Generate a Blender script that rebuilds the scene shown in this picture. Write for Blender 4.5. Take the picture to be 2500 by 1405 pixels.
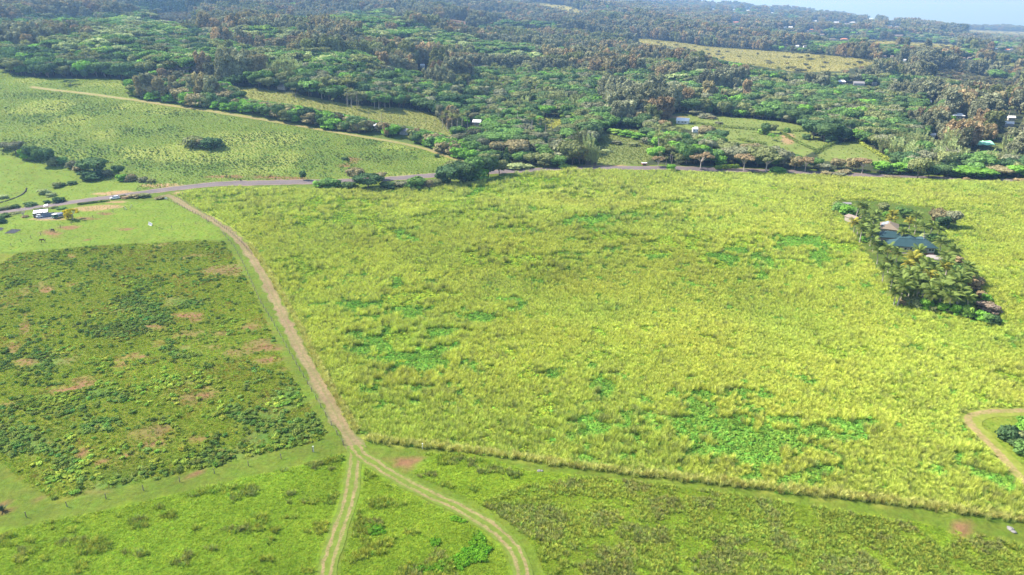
import bpy, bmesh, math, random
import numpy as np
from mathutils import Vector, Matrix

for _o in list(bpy.data.objects):
    bpy.data.objects.remove(_o)
SC = bpy.context.scene
COL = SC.collection

# ------------------------------------------------------------------ camera
CAM_H = 85.0
PITCH = math.radians(21.5)
FOC = 1667.0                       # focal length in photograph pixels (2500 wide) = 24 mm
cam_data = bpy.data.cameras.new('camera')
cam_data.sensor_width = 36.0
cam_data.lens = 36.0 * FOC / 2500.0
cam_data.clip_start = 1.0
cam_data.clip_end = 120000.0
cam = bpy.data.objects.new('camera', cam_data)
COL.objects.link(cam)
cam.location = (0, 0, CAM_H)
cam.rotation_euler = (math.pi / 2 - PITCH, 0, 0)
SC.camera = cam

# ------------------------------------------------------------------ sky, sun, exposure
SUN_EL = math.radians(46.0)
SUN_AZ = Vector((-1.0, 0.30, 0.0)).normalized()      # where the sun stands, seen from the ground
w = bpy.data.worlds.new('World')
SC.world = w
w.use_nodes = True
nt = w.node_tree
sky = nt.nodes.new('ShaderNodeTexSky')
sky.sky_type = 'NISHITA'
sky.sun_disc = False
sky.sun_elevation = SUN_EL
sky.sun_rotation = math.atan2(SUN_AZ.x, SUN_AZ.y)
sky.altitude = 200
sky.air_density = 1.0
sky.dust_density = 1.3
sky.ozone_density = 1.5
bg = nt.nodes['Background']
nt.links.new(sky.outputs[0], bg.inputs[0])
bg.inputs[1].default_value = 0.125
sd = bpy.data.lights.new('sun', 'SUN')
sd.energy = 4.6
sd.angle = math.radians(0.53)
sd.color = (1.0, 0.955, 0.88)
sun = bpy.data.objects.new('sun', sd)
COL.objects.link(sun)
sdir = SUN_AZ * math.cos(SUN_EL) + Vector((0, 0, math.sin(SUN_EL)))
sun.rotation_euler = sdir.to_track_quat('Z', 'Y').to_euler()
sun.location = (-200, 60, 300)
SC.view_settings.view_transform = 'Standard'
SC.view_settings.look = 'None'
SC.view_settings.exposure = 1.3
SC.view_settings.gamma = 1.0
SC.view_settings.use_curve_mapping = False
SC.render.engine = 'CYCLES'
SC.cycles.max_bounces = 5
SC.cycles.diffuse_bounces = 2
SC.cycles.glossy_bounces = 2
SC.cycles.transmission_bounces = 3
SC.cycles.transparent_max_bounces = 6
SC.cycles.volume_bounces = 0
SC.cycles.use_denoising = True

# ------------------------------------------------------------------ numeric helpers
RNG = np.random.default_rng(7)
random.seed(7)


def _hash(ix, iy, seed):
    h = (ix.astype(np.int64) * 374761393 + iy.astype(np.int64) * 668265263 + seed * 1442695041) & 0xFFFFFFFF
    h = ((h ^ (h >> 13)) * 1274126177) & 0xFFFFFFFF
    h = h ^ (h >> 16)
    return (h & 0xFFFFFF) / float(0xFFFFFF)


def vnoise(x, y, seed=0):
    x = np.asarray(x, float); y = np.asarray(y, float)
    ix = np.floor(x); iy = np.floor(y)
    fx = x - ix; fy = y - iy
    fx = fx * fx * fx * (fx * (fx * 6 - 15) + 10); fy = fy * fy * fy * (fy * (fy * 6 - 15) + 10)
    a = _hash(ix, iy, seed); b = _hash(ix + 1, iy, seed)
    c = _hash(ix, iy + 1, seed); d = _hash(ix + 1, iy + 1, seed)
    return (a * (1 - fx) + b * fx) * (1 - fy) + (c * (1 - fx) + d * fx) * fy      # 0..1


def fbm(x, y, seed=0, oct=3):
    s = 0; a = 0.5; t = 0
    for i in range(oct):
        s = s + a * vnoise(np.asarray(x) * 2 ** i, np.asarray(y) * 2 ** i, seed + 17 * i); t += a; a *= 0.5
    return s / t                                                                  # 0..1


def sstep(t):
    t = np.clip(t, 0, 1)
    return t * t * (3 - 2 * t)


SEA_Z = -110.0


def height(x, y):
    """the lie of the land: a gently rolling plateau, hillside on the left, mountain flank behind"""
    x = np.asarray(x, float); y = np.asarray(y, float)
    yy = np.maximum(y, 1.0)
    u = np.clip(x / np.maximum(yy, 250.0), -1.3, 0.95)
    s = np.maximum(0, y - 330.0)
    ramp = s * s / (s + 150.0) / 5100.0
    z = np.minimum(ramp, 1.08) * (278 - 418 * u)
    z = z + 24.0 * sstep((-x - 10) / 190.0) * sstep((y - 350) / 260.0) * (1 - 0.6 * sstep((y - 700) / 900.0))
    z = z + (fbm(x / 85.0, y / 70.0, 3, 2) - 0.5) * 7.0 * (1 - sstep((y - 420) / 250.0)) * sstep((y - 40) / 80.0)
    z = z + (fbm(x / 430.0 + 3.3, y / 330.0, 11, 3) - 0.5) * 62.0 * sstep((y - 620) / 1100.0)
    z = z + (fbm(x / 150.0 + 8.3, y / 130.0, 12, 2) - 0.5) * 15.0 * sstep((y - 520) / 400.0)
    over = np.maximum(0, y - 5500.0) / 1500.0
    z = z - over * over * 750.0
    over = np.maximum(0, np.abs(x) - 5600.0) / 1500.0
    z = z - over * over * 400.0
    return z


CP, SP = math.cos(PITCH), math.sin(PITCH)


def project(x, y, z):
    dx = np.asarray(x, float); dy = np.asarray(y, float); dz = np.asarray(z, float) - CAM_H
    d = dy * CP - dz * SP
    v = -dy * SP - dz * CP
    ok = d > 5
    dd = np.where(ok, d, 5.0)
    px = np.where(ok, 1250 + FOC * dx / dd, -9e4)
    py = np.where(ok, 702.5 + FOC * v / dd, 9e4)
    return px, py, d


_T = 60 * 1.0125 ** np.arange(0, 400)


def at(px, py, h=0.0):
    """point of the land (plus h metres) that the photograph shows at a pixel -> x, y, ground z"""
    px = np.atleast_1d(np.asarray(px, float)); py = np.atleast_1d(np.asarray(py, float))
    h = np.broadcast_to(np.asarray(h, float), px.shape)
    up = (px - 1250) / FOC; vp = (py - 702.5) / FOC
    dx = up; dy = CP - vp * SP; dz = -SP - vp * CP
    X = dx[:, None] * _T; Y = dy[:, None] * _T; Z = CAM_H + dz[:, None] * _T
    below = Z < height(X, Y) + h[:, None]
    k = np.where(below.any(1), below.argmax(1), len(_T) - 1)
    lo = _T[np.maximum(k - 1, 0)]; hi = _T[k]
    for _ in range(26):
        m = (lo + hi) / 2
        b = CAM_H + dz * m < height(dx * m, dy * m) + h
        hi = np.where(b, m, hi); lo = np.where(b, lo, m)
    t = (lo + hi) / 2
    x = dx * t; y = dy * t
    return x, y, height(x, y)


def at1(px, py, h=0.0):
    x, y, z = at(px, py, h)
    return Vector((x[0], y[0], z[0]))


def depth_of(p):
    return p.y * CP - (p.z - CAM_H) * SP


def inpoly(x, y, poly):
    x = np.asarray(x, float); y = np.asarray(y, float)
    r = np.zeros(x.shape, bool)
    n = len(poly)
    for i in range(n):
        x0, y0 = poly[i]; x1, y1 = poly[(i + 1) % n]
        if y0 == y1:
            continue
        c = ((y0 > y) != (y1 > y)) & (x < (x1 - x0) * (y - y0) / (y1 - y0) + x0)
        r ^= c
    return r


def world_poly(pts):
    a = np.array(pts, float)
    x, y, z = at(a[:, 0], a[:, 1])
    return list(zip(x, y))


def spline(pts, step):
    """Catmull-Rom through 2-D points, resampled evenly"""
    p = np.array(pts, float)
    p = np.vstack([2 * p[0] - p[1], p, 2 * p[-1] - p[-2]])
    out = []
    for i in range(1, len(p) - 2):
        t = np.linspace(0, 1, 40, endpoint=False)[:, None]
        a, b, c, d = p[i - 1], p[i], p[i + 1], p[i + 2]
        out.append(0.5 * ((2 * b) + (-a + c) * t + (2 * a - 5 * b + 4 * c - d) * t ** 2 + (-a + 3 * b - 3 * c + d) * t ** 3))
    out.append(p[-2][None])
    q = np.vstack(out)
    L = np.concatenate([[0], np.cumsum(np.hypot(*np.diff(q, axis=0).T))])
    n = max(2, int(L[-1] / step))
    s = np.linspace(0, L[-1], n + 1)
    return np.stack([np.interp(s, L, q[:, 0]), np.interp(s, L, q[:, 1])], 1)


def dist_line(x, y, line):
    """distance of many points to a dense polyline"""
    best = np.full(len(x), 1e9)
    for i in range(0, len(line), 1):
        d = (x - line[i, 0]) ** 2 + (y - line[i, 1]) ** 2
        np.minimum(best, d, out=best)
    return np.sqrt(best)


# ------------------------------------------------------------------ mesh and object helpers
class MB:
    """collects boxes, tubes and free faces; build() links them as one mesh object"""
    def __init__(s):
        s.v = []; s.f = []; s.m = []

    def add(s, verts, faces, mi=0):
        o = len(s.v)
        s.v.extend([tuple(map(float, p)) for p in verts])
        s.f.extend([tuple(i + o for i in f) for f in faces])
        s.m.extend([mi] * len(faces))
        return s

    def box(s, c, size, mi=0, rz=0.0, taper=1.0):
        cx, cy, cz = c; sx, sy, sz = size[0] / 2, size[1] / 2, size[2] / 2
        vs = []
        for k, q in ((-1, 1.0), (1, taper)):
            for a, b in ((-1, -1), (1, -1), (1, 1), (-1, 1)):
                x, y = a * sx * q, b * sy * q
                vs.append((cx + x * math.cos(rz) - y * math.sin(rz), cy + x * math.sin(rz) + y * math.cos(rz), cz + k * sz))
        return s.add(vs, [(3, 2, 1, 0), (4, 5, 6, 7), (0, 1, 5, 4), (1, 2, 6, 5), (2, 3, 7, 6), (3, 0, 4, 7)], mi)

    def tube(s, pts, radii, n=6, mi=0, cap=True):
        pts = [Vector(p) for p in pts]
        rings = []
        for i, p in enumerate(pts):
            d = (pts[min(i + 1, len(pts) - 1)] - pts[max(i - 1, 0)]).normalized()
            a = d.orthogonal().normalized() if abs(d.z) > 0.9 else d.cross(Vector((0, 0, 1))).normalized()
            b = d.cross(a)
            r = radii[i] if hasattr(radii, '__len__') else radii
            rings.append([p + (a * math.cos(2 * math.pi * k / n) + b * math.sin(2 * math.pi * k / n)) * r for k in range(n)])
        vs = [q for r in rings for q in r]
        fs = []
        for i in range(len(pts) - 1):
            for k in range(n):
                k2 = (k + 1) % n
                fs.append((i * n + k, i * n + k2, (i + 1) * n + k2, (i + 1) * n + k))
        if cap:
            fs.append(tuple(range(n))[::-1]); fs.append(tuple(range((len(pts) - 1) * n, len(pts) * n)))
        return s.add(vs, fs, mi)

    def mesh(s, name, mats):
        me = bpy.data.meshes.new(name)
        me.from_pydata(s.v, [], s.f)
        for m in (mats if isinstance(mats, (list, tuple)) else [mats]):
            me.materials.append(m)
        if any(s.m):
            me.polygons.foreach_set('material_index', s.m)
        me.update()
        return me

    def build(s, name, mats, parent=None, smooth=False):
        me = s.mesh(name, mats)
        if smooth:
            me.polygons.foreach_set('use_smooth', [True] * len(me.polygons))
        return link(name, me, parent)


def link(name, data, parent=None, loc=None, rz=None, scale=None):
    o = bpy.data.objects.new(name, data)
    COL.objects.link(o)
    if parent is not None:
        o.parent = parent
    if loc is not None:
        o.location = loc
    if rz is not None:
        o.rotation_euler = (0, 0, rz)
    if scale is not None:
        o.scale = scale
    return o


def thing(name, label, cat, loc, rz=0.0, group=None, scale=None):
    o = link(name, None, None, loc, rz, scale)
    o.empty_display_size = 0.5
    o['label'] = label; o['category'] = cat
    if group:
        o['group'] = group
    return o


def tag(o, label, cat, group=None):
    o['label'] = label; o['category'] = cat
    if group:
        o['group'] = group
    return o


def structure(o):
    o['kind'] = 'structure'
    return o


def fast_mesh(name, co, quads, mats):
    me = bpy.data.meshes.new(name)
    co = np.asarray(co, np.float32); quads = np.asarray(quads, np.int32)
    me.vertices.add(len(co)); me.vertices.foreach_set('co', co.ravel())
    me.loops.add(quads.size); me.loops.foreach_set('vertex_index', quads.ravel())
    me.polygons.add(len(quads))
    me.polygons.foreach_set('loop_start', np.arange(0, quads.size, quads.shape[1], dtype=np.int32))
    me.polygons.foreach_set('loop_total', np.full(len(quads), quads.shape[1], np.int32))
    for m in (mats if isinstance(mats, (list, tuple)) else [mats]):
        me.materials.append(m)
    me.update(calc_edges=True)
    return me


# ------------------------------------------------------------------ materials
class NT:
    def __init__(s, name):
        s.m = bpy.data.materials.new(name); s.m.use_nodes = True
        s.t = s.m.node_tree; s.t.nodes.clear()
        s.out = s.t.nodes.new('ShaderNodeOutputMaterial')

    def n(s, kind, ins=None, **kw):
        d = s.t.nodes.new('ShaderNode' + kind)
        for k, v in kw.items():
            setattr(d, k, v)
        for k, v in (ins or {}).items():
            if isinstance(v, bpy.types.NodeSocket):
                s.t.links.new(v, d.inputs[k])
            else:
                d.inputs[k].default_value = v
        return d

    def noise(s, vec, scale, detail=3.0, rough=0.6):
        return s.n('TexNoise', {'Vector': vec, 'Scale': scale, 'Detail': detail, 'Roughness': rough}).outputs['Fac']

    def ramp(s, fac, lo, hi, a=0.0, b=1.0):
        return s.n('MapRange', {0: fac, 1: lo, 2: hi, 3: a, 4: b}).outputs[0]

    def mul(s, col, fac):
        return s.n('VectorMath', {0: col, 1: fac}, operation='MULTIPLY').outputs[0]

    def mix(s, fac, a, b):
        d = s.t.nodes.new('ShaderNodeMix'); d.data_type = 'RGBA'
        for i, v in ((0, fac), (6, a), (7, b)):
            if isinstance(v, bpy.types.NodeSocket):
                s.t.links.new(v, d.inputs[i])
            else:
                d.inputs[i].default_value = v if i == 0 else (*v[:3], 1)
        return d.outputs[2]

    def comb(s, f):
        return s.n('CombineXYZ', {0: f, 1: f, 2: f}).outputs[0]

    def done(s, sh):
        s.t.links.new(sh, s.out.inputs['Surface'])
        return s.m


def plain(name, col, rough=0.7, var=0.15, scale=1.2, metal=0.0, spec=0.3, bump=0.0, stain=None):
    q = NT(name)
    pos = q.n('TexCoord').outputs['Object']
    f = q.ramp(q.noise(pos, scale, 5), 0.3, 0.7, 1 - var, 1 + var)
    c = q.mul(q.n('RGB').outputs[0], q.comb(f))
    q.t.nodes['RGB' if 'RGB' in q.t.nodes else 'Color'].outputs[0].default_value = (*col, 1)
    if stain:
        c = q.mix(q.ramp(q.noise(pos, scale * 0.35, 6), 0.52, 0.75, 0, 0.7), c, stain)
    ins = {'Base Color': c, 'Roughness': rough, 'Metallic': metal, 'Specular IOR Level': spec}
    if bump:
        b = q.n('Bump', {'Strength': bump, 'Distance': 0.05, 'Height': q.noise(pos, scale * 6, 4)})
        ins['Normal'] = b.outputs[0]
    return q.done(q.n('BsdfPrincipled', ins).outputs[0])


def leafy(name, trans=0.3, var=0.28, scale=0.22, tipvar=0.0, spec=0.0):
    """foliage or grass: colour comes from the plant's own tint, varied a little from leaf to leaf"""
    q = NT(name)
    a = q.n('Attribute', attribute_type='INSTANCER', attribute_name='tint').outputs['Color']
    pos = q.n('NewGeometry').outputs['Position']
    f = q.ramp(q.noise(pos, scale, 4), 0.3, 0.7, 1 - var, 1 + var)
    c = q.mul(a, q.comb(f))
    if tipvar:
        z = q.n('SeparateXYZ', {0: q.n('TexCoord').outputs['Object']}).outputs[2]
        c = q.mix(q.ramp(z, 0.0, 1.0, 0, 1), q.mul(c, (0.85, 0.95, 0.9)), q.mul(c, (1.06, 1.0, 0.95)))
    d = q.n('BsdfDiffuse', {'Color': c})
    t = q.n('BsdfTranslucent', {'Color': q.mul(c, (1.1, 1.15, 0.7))})
    sh = q.n('MixShader', {0: trans, 1: d.outputs[0], 2: t.outputs[0]}).outputs[0]
    return q.done(sh)


M = {}
M['leaf'] = leafy('foliage', 0.16, 0.25, 0.25)
M['grass'] = leafy('grass_blades', 0.27, 0.18, 0.35, tipvar=1)
M['frond'] = leafy('palm_frond', 0.25, 0.2, 0.6)
M['bark'] = plain('bark', (0.16, 0.125, 0.10), 0.95, 0.35, 3.0, bump=0.4)
M['palebark'] = plain('pale_bark', (0.42, 0.36, 0.31), 0.95, 0.3, 2.5, bump=0.3)
M['wood'] = plain('weathered_post_wood', (0.20, 0.16, 0.13), 0.95, 0.35, 5.0)
M['whitewood'] = plain('white_painted_wood', (0.66, 0.66, 0.62), 0.7, 0.12, 4.0)
M['wire'] = plain('fence_wire', (0.09, 0.085, 0.08), 0.8, 0.1, 2.0)
M['white_roof'] = plain('white_metal_roof', (0.80, 0.80, 0.78), 0.45, 0.06, 0.8, stain=(0.62, 0.60, 0.56))
M['cream_wall'] = plain('cream_wall', (0.33, 0.29, 0.24), 0.85, 0.08, 0.9, stain=(0.33, 0.28, 0.23))
M['grey_wall'] = plain('grey_wall', (0.42, 0.41, 0.40), 0.85, 0.1, 0.9)
M['white_wall'] = plain('white_wall', (0.72, 0.71, 0.68), 0.8, 0.06, 0.8, stain=(0.58, 0.55, 0.5))
M['tan_roof'] = plain('tan_shingle_roof', (0.21, 0.165, 0.115), 0.9, 0.14, 2.4, bump=0.3)
M['green_roof'] = plain('green_metal_roof', (0.030, 0.066, 0.070), 0.55, 0.12, 0.7, spec=0.25, stain=(0.045, 0.085, 0.085))
M['grey_roof'] = plain('grey_roof', (0.22, 0.21, 0.21), 0.8, 0.12, 1.5, stain=(0.16, 0.15, 0.14))
M['pink_roof'] = plain('faded_pinkish_roof', (0.25, 0.20, 0.16), 0.8, 0.12, 1.2, stain=(0.25, 0.20, 0.17))
M['orange_roof'] = plain('orange_tile_roof', (0.55, 0.22, 0.10), 0.85, 0.12, 1.2)
M['mint_roof'] = plain('mint_green_shade_cloth', (0.30, 0.68, 0.42), 0.7, 0.08, 0.4)
M['glass'] = plain('window_glass', (0.03, 0.04, 0.05), 0.08, 0.1, 1.0, spec=0.6)
M['trim'] = plain('white_trim', (0.7, 0.69, 0.66), 0.6, 0.05, 2.0)
M['red_base'] = plain('dark_red_skirting', (0.24, 0.045, 0.04), 0.8, 0.15, 1.5)
M['solar'] = plain('solar_panel_glass', (0.33, 0.36, 0.43), 0.2, 0.05, 2.0, spec=0.6)
M['tank'] = plain('white_tank_wall', (0.50, 0.48, 0.44), 0.7, 0.08, 1.0, stain=(0.4, 0.36, 0.32))
M['tank_lid'] = plain('pale_tank_cover', (0.30, 0.26, 0.23), 0.8, 0.08, 1.0)
M['rubber'] = plain('tyre_rubber', (0.03, 0.03, 0.03), 0.85, 0.1, 4.0)
M['carwhite'] = plain('silver_white_car_paint', (0.74, 0.76, 0.80), 0.25, 0.03, 1.0, spec=0.5)
M['rim'] = plain('alloy_rim', (0.5, 0.5, 0.52), 0.35, 0.05, 2.0, metal=0.8)
M['lampred'] = plain('rear_lamp_red', (0.5, 0.03, 0.02), 0.3, 0.05, 2.0)
M['lampclear'] = plain('clear_lamp', (0.75, 0.75, 0.72), 0.2, 0.05, 2.0)
M['truckblue'] = plain('slate_blue_canvas', (0.16, 0.20, 0.27), 0.8, 0.12, 1.2)
M['greenpanel'] = plain('dark_green_panel', (0.03, 0.13, 0.10), 0.6, 0.1, 1.2)
M['blacksheet'] = plain('black_sheet', (0.018, 0.022, 0.028), 0.9, 0.25, 1.5, bump=0.3)
M['gravel'] = plain('grey_gravel', (0.17, 0.15, 0.14), 0.95, 0.18, 3.0, bump=0.5)
M['stone'] = plain('dark_lava_stone', (0.06, 0.055, 0.05), 0.95, 0.35, 2.0, bump=0.6)
M['paleboulder'] = plain('pale_boulder', (0.20, 0.19, 0.175), 0.95, 0.25, 2.0, bump=0.6)
M['coat'] = plain('brown_horse_coat', (0.075, 0.032, 0.016), 0.75, 0.2, 2.0)
M['darkcoat'] = plain('dark_horse_coat', (0.022, 0.014, 0.010), 0.7, 0.2, 2.0)
M['mane'] = plain('horse_mane', (0.012, 0.009, 0.008), 0.8, 0.2, 3.0)
M['redpaint'] = plain('faded_red_paint', (0.36, 0.10, 0.07), 0.6, 0.15, 1.5)
# ------------------------------------------------------------------ lie of fields, tracks and woods (traced on the photograph, laid on the land)
TALL = [(432, 476), (470, 465), (560, 458), (700, 462), (860, 464), (1000, 464), (1120, 450), (1220, 432), (1330, 419), (1450, 415),
        (1960, 427), (2110, 436), (2300, 442), (2560, 448), (2800, 460), (2800, 1330), (2500, 1272), (2300, 1248), (2000, 1212), (1700, 1178), (1400, 1142), (1150, 1106),
        (885, 1076), (868, 1052), (800, 930), (740, 815), (690, 725), (640, 640), (604, 592), (540, 545), (470, 502)]
YARD = [(2032, 492), (2080, 488), (2190, 497), (2325, 515), (2345, 556), (2300, 566), (2345, 620), (2378, 690), (2440, 775), (2438, 796),
        (2380, 786), (2300, 764), (2200, 742), (2188, 735), (2160, 690), (2120, 632), (2082, 575), (2050, 525)]
LAWN_E = [(2375, 1026), (2405, 1014), (2560, 1006), (2800, 1000), (2800, 1250), (2560, 1230), (2470, 1130), (2400, 1058)]
PASTURE = [(-400, 700), (0, 622), (250, 600), (480, 588), (548, 592), (590, 660), (630, 735), (660, 810), (692, 885), (740, 965), (800, 1060), (790, 1072),
           (640, 1112), (470, 1150), (300, 1190), (130, 1220), (60, 1180), (0, 1130), (-400, 1150)]
PADDOCK = [(-300, 560), (0, 545), (60, 520), (180, 505), (300, 492), (410, 488), (440, 505), (520, 548), (545, 585), (480, 586), (250, 598), (0, 618), (-300, 690)]
FRONT_L = [(-500, 1420), (0, 1300), (150, 1268), (300, 1238), (500, 1192), (700, 1145), (850, 1108), (853, 1130), (846, 1200), (820, 1272), (795, 1340), (772, 1420), (740, 1520), (-500, 1600)]
WEDGE = [(884, 1132), (900, 1140), (985, 1198), (1080, 1243), (1160, 1285), (1215, 1330), (1240, 1385), (1236, 1440), (1230, 1520), (800, 1520), (830, 1400), (858, 1290), (878, 1190)]
FRONT_R = [(1040, 1108), (1150, 1112), (1290, 1150), (1500, 1170), (1700, 1195), (2000, 1240), (2220, 1272), (2330, 1296), (2560, 1345), (3000, 1420), (3000, 1560), (1340, 1560), (1330, 1400), (1300, 1330), (1240, 1275), (1160, 1225), (1080, 1190), (1010, 1160)]
OLIVE = [(1160, 1235), (1270, 1190), (1400, 1165), (1500, 1168), (1750, 1200), (2000, 1240), (2220, 1278), (2300, 1340), (2380, 1300), (2560, 1345), (3000, 1420), (3000, 1560), (1360, 1560), (1320, 1330)]
HILL = [(-700, 190), (0, 172), (40, 186), (120, 194), (375, 198), (318, 240), (450, 266), (600, 288), (730, 310), (850, 331), (980, 353), (1070, 378), (1150, 402),
        (1090, 424), (1000, 432), (840, 440), (740, 443), (560, 446), (470, 454), (300, 474), (130, 496), (0, 516), (-700, 600)]
LAWN_W = [(-700, 520), (0, 378), (60, 390), (115, 405), (190, 420), (230, 440), (300, 443), (345, 448), (330, 468), (130, 496), (0, 514), (-700, 600)]
FOREST = [(-1500, 150), (-500, 165), (0, 168), (40, 185), (120, 191), (380, 195), (314, 228), (330, 240), (600, 281), (730, 303), (850, 323), (980, 345), (1070, 369), (1150, 395), (1240, 404),
          (1330, 404), (1440, 401), (1560, 402), (1960, 412), (2100, 419), (2300, 428), (2520, 432), (3600, 445), (3600, -900), (-1500, -900)]
CLEARINGS = [
    ([(540, 216), (600, 212), (660, 222), (740, 234), (860, 258), (1000, 266), (1060, 278), (1078, 300), (1112, 345), (1098, 352), (1062, 322), (1000, 308), (900, 292), (842, 280), (720, 258), (600, 243)], 'meadow'),
    ([(1318, 288), (1372, 286), (1374, 300), (1345, 318), (1322, 308)], 'yellow'),
    ([(1447, 350), (1470, 322), (1520, 312), (1570, 322), (1592, 360), (1602, 386), (1560, 402), (1440, 402)], 'scrub'),
    ([(1606, 286), (1660, 276), (1790, 286), (1900, 296), (1968, 310), (1980, 330), (2040, 348), (1986, 372), (1958, 386), (1930, 372), (1850, 352), (1762, 348), (1742, 322), (1690, 318), (1640, 306)], 'lawn'),
    ([(1996, 378), (2014, 358), (2072, 346), (2094, 342), (2178, 396), (2150, 402), (2060, 398), (2000, 392)], 'lawn'),
    ([(1525, 92), (1640, 102), (1720, 114), (1860, 124), (2000, 134), (2135, 148), (2130, 158), (2040, 174), (1960, 178), (1850, 162), (1760, 146), (1690, 122), (1600, 112), (1530, 98)], 'dry'),
    ([(2108, 96), (2200, 101), (2370, 113), (2330, 119), (2200, 109), (2120, 105)], 'dry'),
    ([(2330, 72), (2420, 75), (2520, 79), (2520, 89), (2440, 84), (2350, 77)], 'dry'),
    ([(2378, 150), (2440, 152), (2520, 156), (2520, 166), (2430, 160)], 'meadow'),
    ([(2392, 246), (2440, 250), (2520, 268), (2520, 280), (2460, 266)], 'meadow'),
    ([(1285, 2), (1380, 14), (1440, 34), (1420, 34), (1330, 16)], 'dry'),
    ([(1085, 44), (1140, 52), (1150, 62), (1110, 60)], 'redearth'),
    ([(1270, 70), (1400, 78), (1500, 92), (1490, 98), (1380, 86), (1280, 78)], 'redearth'),
    ([(1740, 176), (1780, 180), (1818, 190), (1800, 194), (1750, 184)], 'redearth'),
    ([(1770, 208), (1798, 210), (1796, 216), (1772, 214)], 'yellow'),
    ([(2426, 348), (2520, 352), (2520, 364), (2440, 362)], 'lawn'),
    ([(2374, 346), (2432, 352), (2430, 366), (2372, 362)], 'scrub'),
    ([(2185, 172), (2330, 172), (2460, 200), (2500, 214), (2400, 206), (2290, 186)], 'drybrush'),
    ([(340, 40), (440, 30), (500, 44), (420, 52)], 'drybrush'),
]
PAL = {
    'mown': (0.13, 0.185, 0.022), 'tall': (0.27, 0.315, 0.05), 'gap': (0.085, 0.20, 0.022), 'pasture': (0.175, 0.205, 0.024), 'paddock': (0.165, 0.235, 0.026),
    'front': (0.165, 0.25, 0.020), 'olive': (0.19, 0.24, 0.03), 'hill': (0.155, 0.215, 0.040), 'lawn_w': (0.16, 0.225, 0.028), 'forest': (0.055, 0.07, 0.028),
    'meadow': (0.24, 0.25, 0.065), 'yellow': (0.30, 0.30, 0.055), 'scrub': (0.17, 0.20, 0.055), 'lawn': (0.19, 0.235, 0.055), 'dry': (0.31, 0.28, 0.085),
    'redearth': (0.19, 0.12, 0.075), 'drybrush': (0.18, 0.145, 0.09), 'yard': (0.10, 0.145, 0.025), 'earth': (0.20, 0.105, 0.055), 'dirt': (0.27, 0.185, 0.095),
}
# bare red or brown soil, px centre and radii
SOIL = [(130, 572, 22, 10), (165, 556, 30, 5), (215, 534, 30, 4), (258, 523, 18, 3), (216, 586, 8, 3), (175, 625, 12, 7), (110, 708, 16, 8), (170, 696, 12, 6),
        (300, 560, 20, 4), (480, 778, 20, 16), (455, 770, 40, 8), (380, 800, 40, 6), (290, 885, 18, 18), (330, 870, 30, 8), (200, 930, 40, 14), (215, 922, 20, 10), (150, 950, 40, 8), (60, 800, 12, 26), (30, 845, 18, 20),
        (60, 885, 40, 12), (20, 985, 20, 12), (495, 968, 20, 8), (460, 990, 16, 7), (385, 840, 14, 10), (650, 880, 40, 14), (690, 905, 22, 10), (660, 850, 30, 8), (480, 1075, 26, 14), (370, 1090, 20, 7),
        (200, 1105, 15, 20), (250, 1128, 22, 7), (305, 1113, 12, 5), (428, 1170, 15, 5), (478, 1157, 9, 3), (258, 1204, 11, 3), (90, 1218, 14, 5), (5, 1150, 10, 6), (12, 1240, 18, 16), (600, 1040, 30, 5), (610, 800, 20, 10),
        (1000, 1123, 55, 15), (1015, 1142, 40, 8), (1290, 1150, 12, 3), (2345, 1290, 40, 18), (2360, 1305, 20, 14), (1760, 660, 14, 8), (1375, 450, 12, 3),
        (560, 432, 60, 4), (650, 434, 70, 5), (720, 436, 40, 4), (865, 392, 18, 8), (845, 404, 20, 6)]
SHOULDER = [(260, 474, 40, 4), (300, 470, 40, 4), (380, 454, 40, 4), (420, 452, 30, 3), (285, 494, 30, 3), (265, 505, 40, 4), (220, 510, 45, 6), (440, 472, 20, 4), (120, 535, 50, 4), (1480, 405, 60, 2), (1640, 286, 40, 4), (1925, 340, 20, 14)]
GREY = [(1330, 452, 70, 12), (2215, 705, 20, 20)]
DARKW = [(340, 795, 60, 22), (270, 810, 40, 20), (90, 880, 70, 30), (120, 990, 90, 26), (60, 1080, 70, 40), (150, 1150, 70, 26), (250, 960, 70, 20), (300, 1180, 90, 22), (520, 1120, 130, 30), (680, 1080, 90, 40),
         (700, 970, 50, 30), (750, 1040, 50, 30), (640, 1030, 60, 30), (560, 1010, 60, 14), (340, 690, 40, 16), (460, 740, 50, 14), (380, 770, 40, 14), (450, 870, 50, 16), (410, 930, 60, 12), (230, 1040, 60, 16), (40, 690, 40, 10), (330, 740, 50, 20)]
HILLDARK = [(355, 325, 60, 9), (300, 312, 25, 5), (520, 400, 330, 22), (250, 370, 150, 10), (90, 350, 100, 12), (230, 265, 90, 16), (90, 290, 80, 14), (430, 275, 60, 10), (650, 330, 60, 14), (700, 355, 80, 14), (760, 395, 110, 22), (930, 385, 80, 18), (560, 345, 40, 12), (420, 312, 30, 7), (880, 350, 50, 14), (100, 235, 120, 8)]  # dark weedy patches, and slope shade that is painted into the colours
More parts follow.
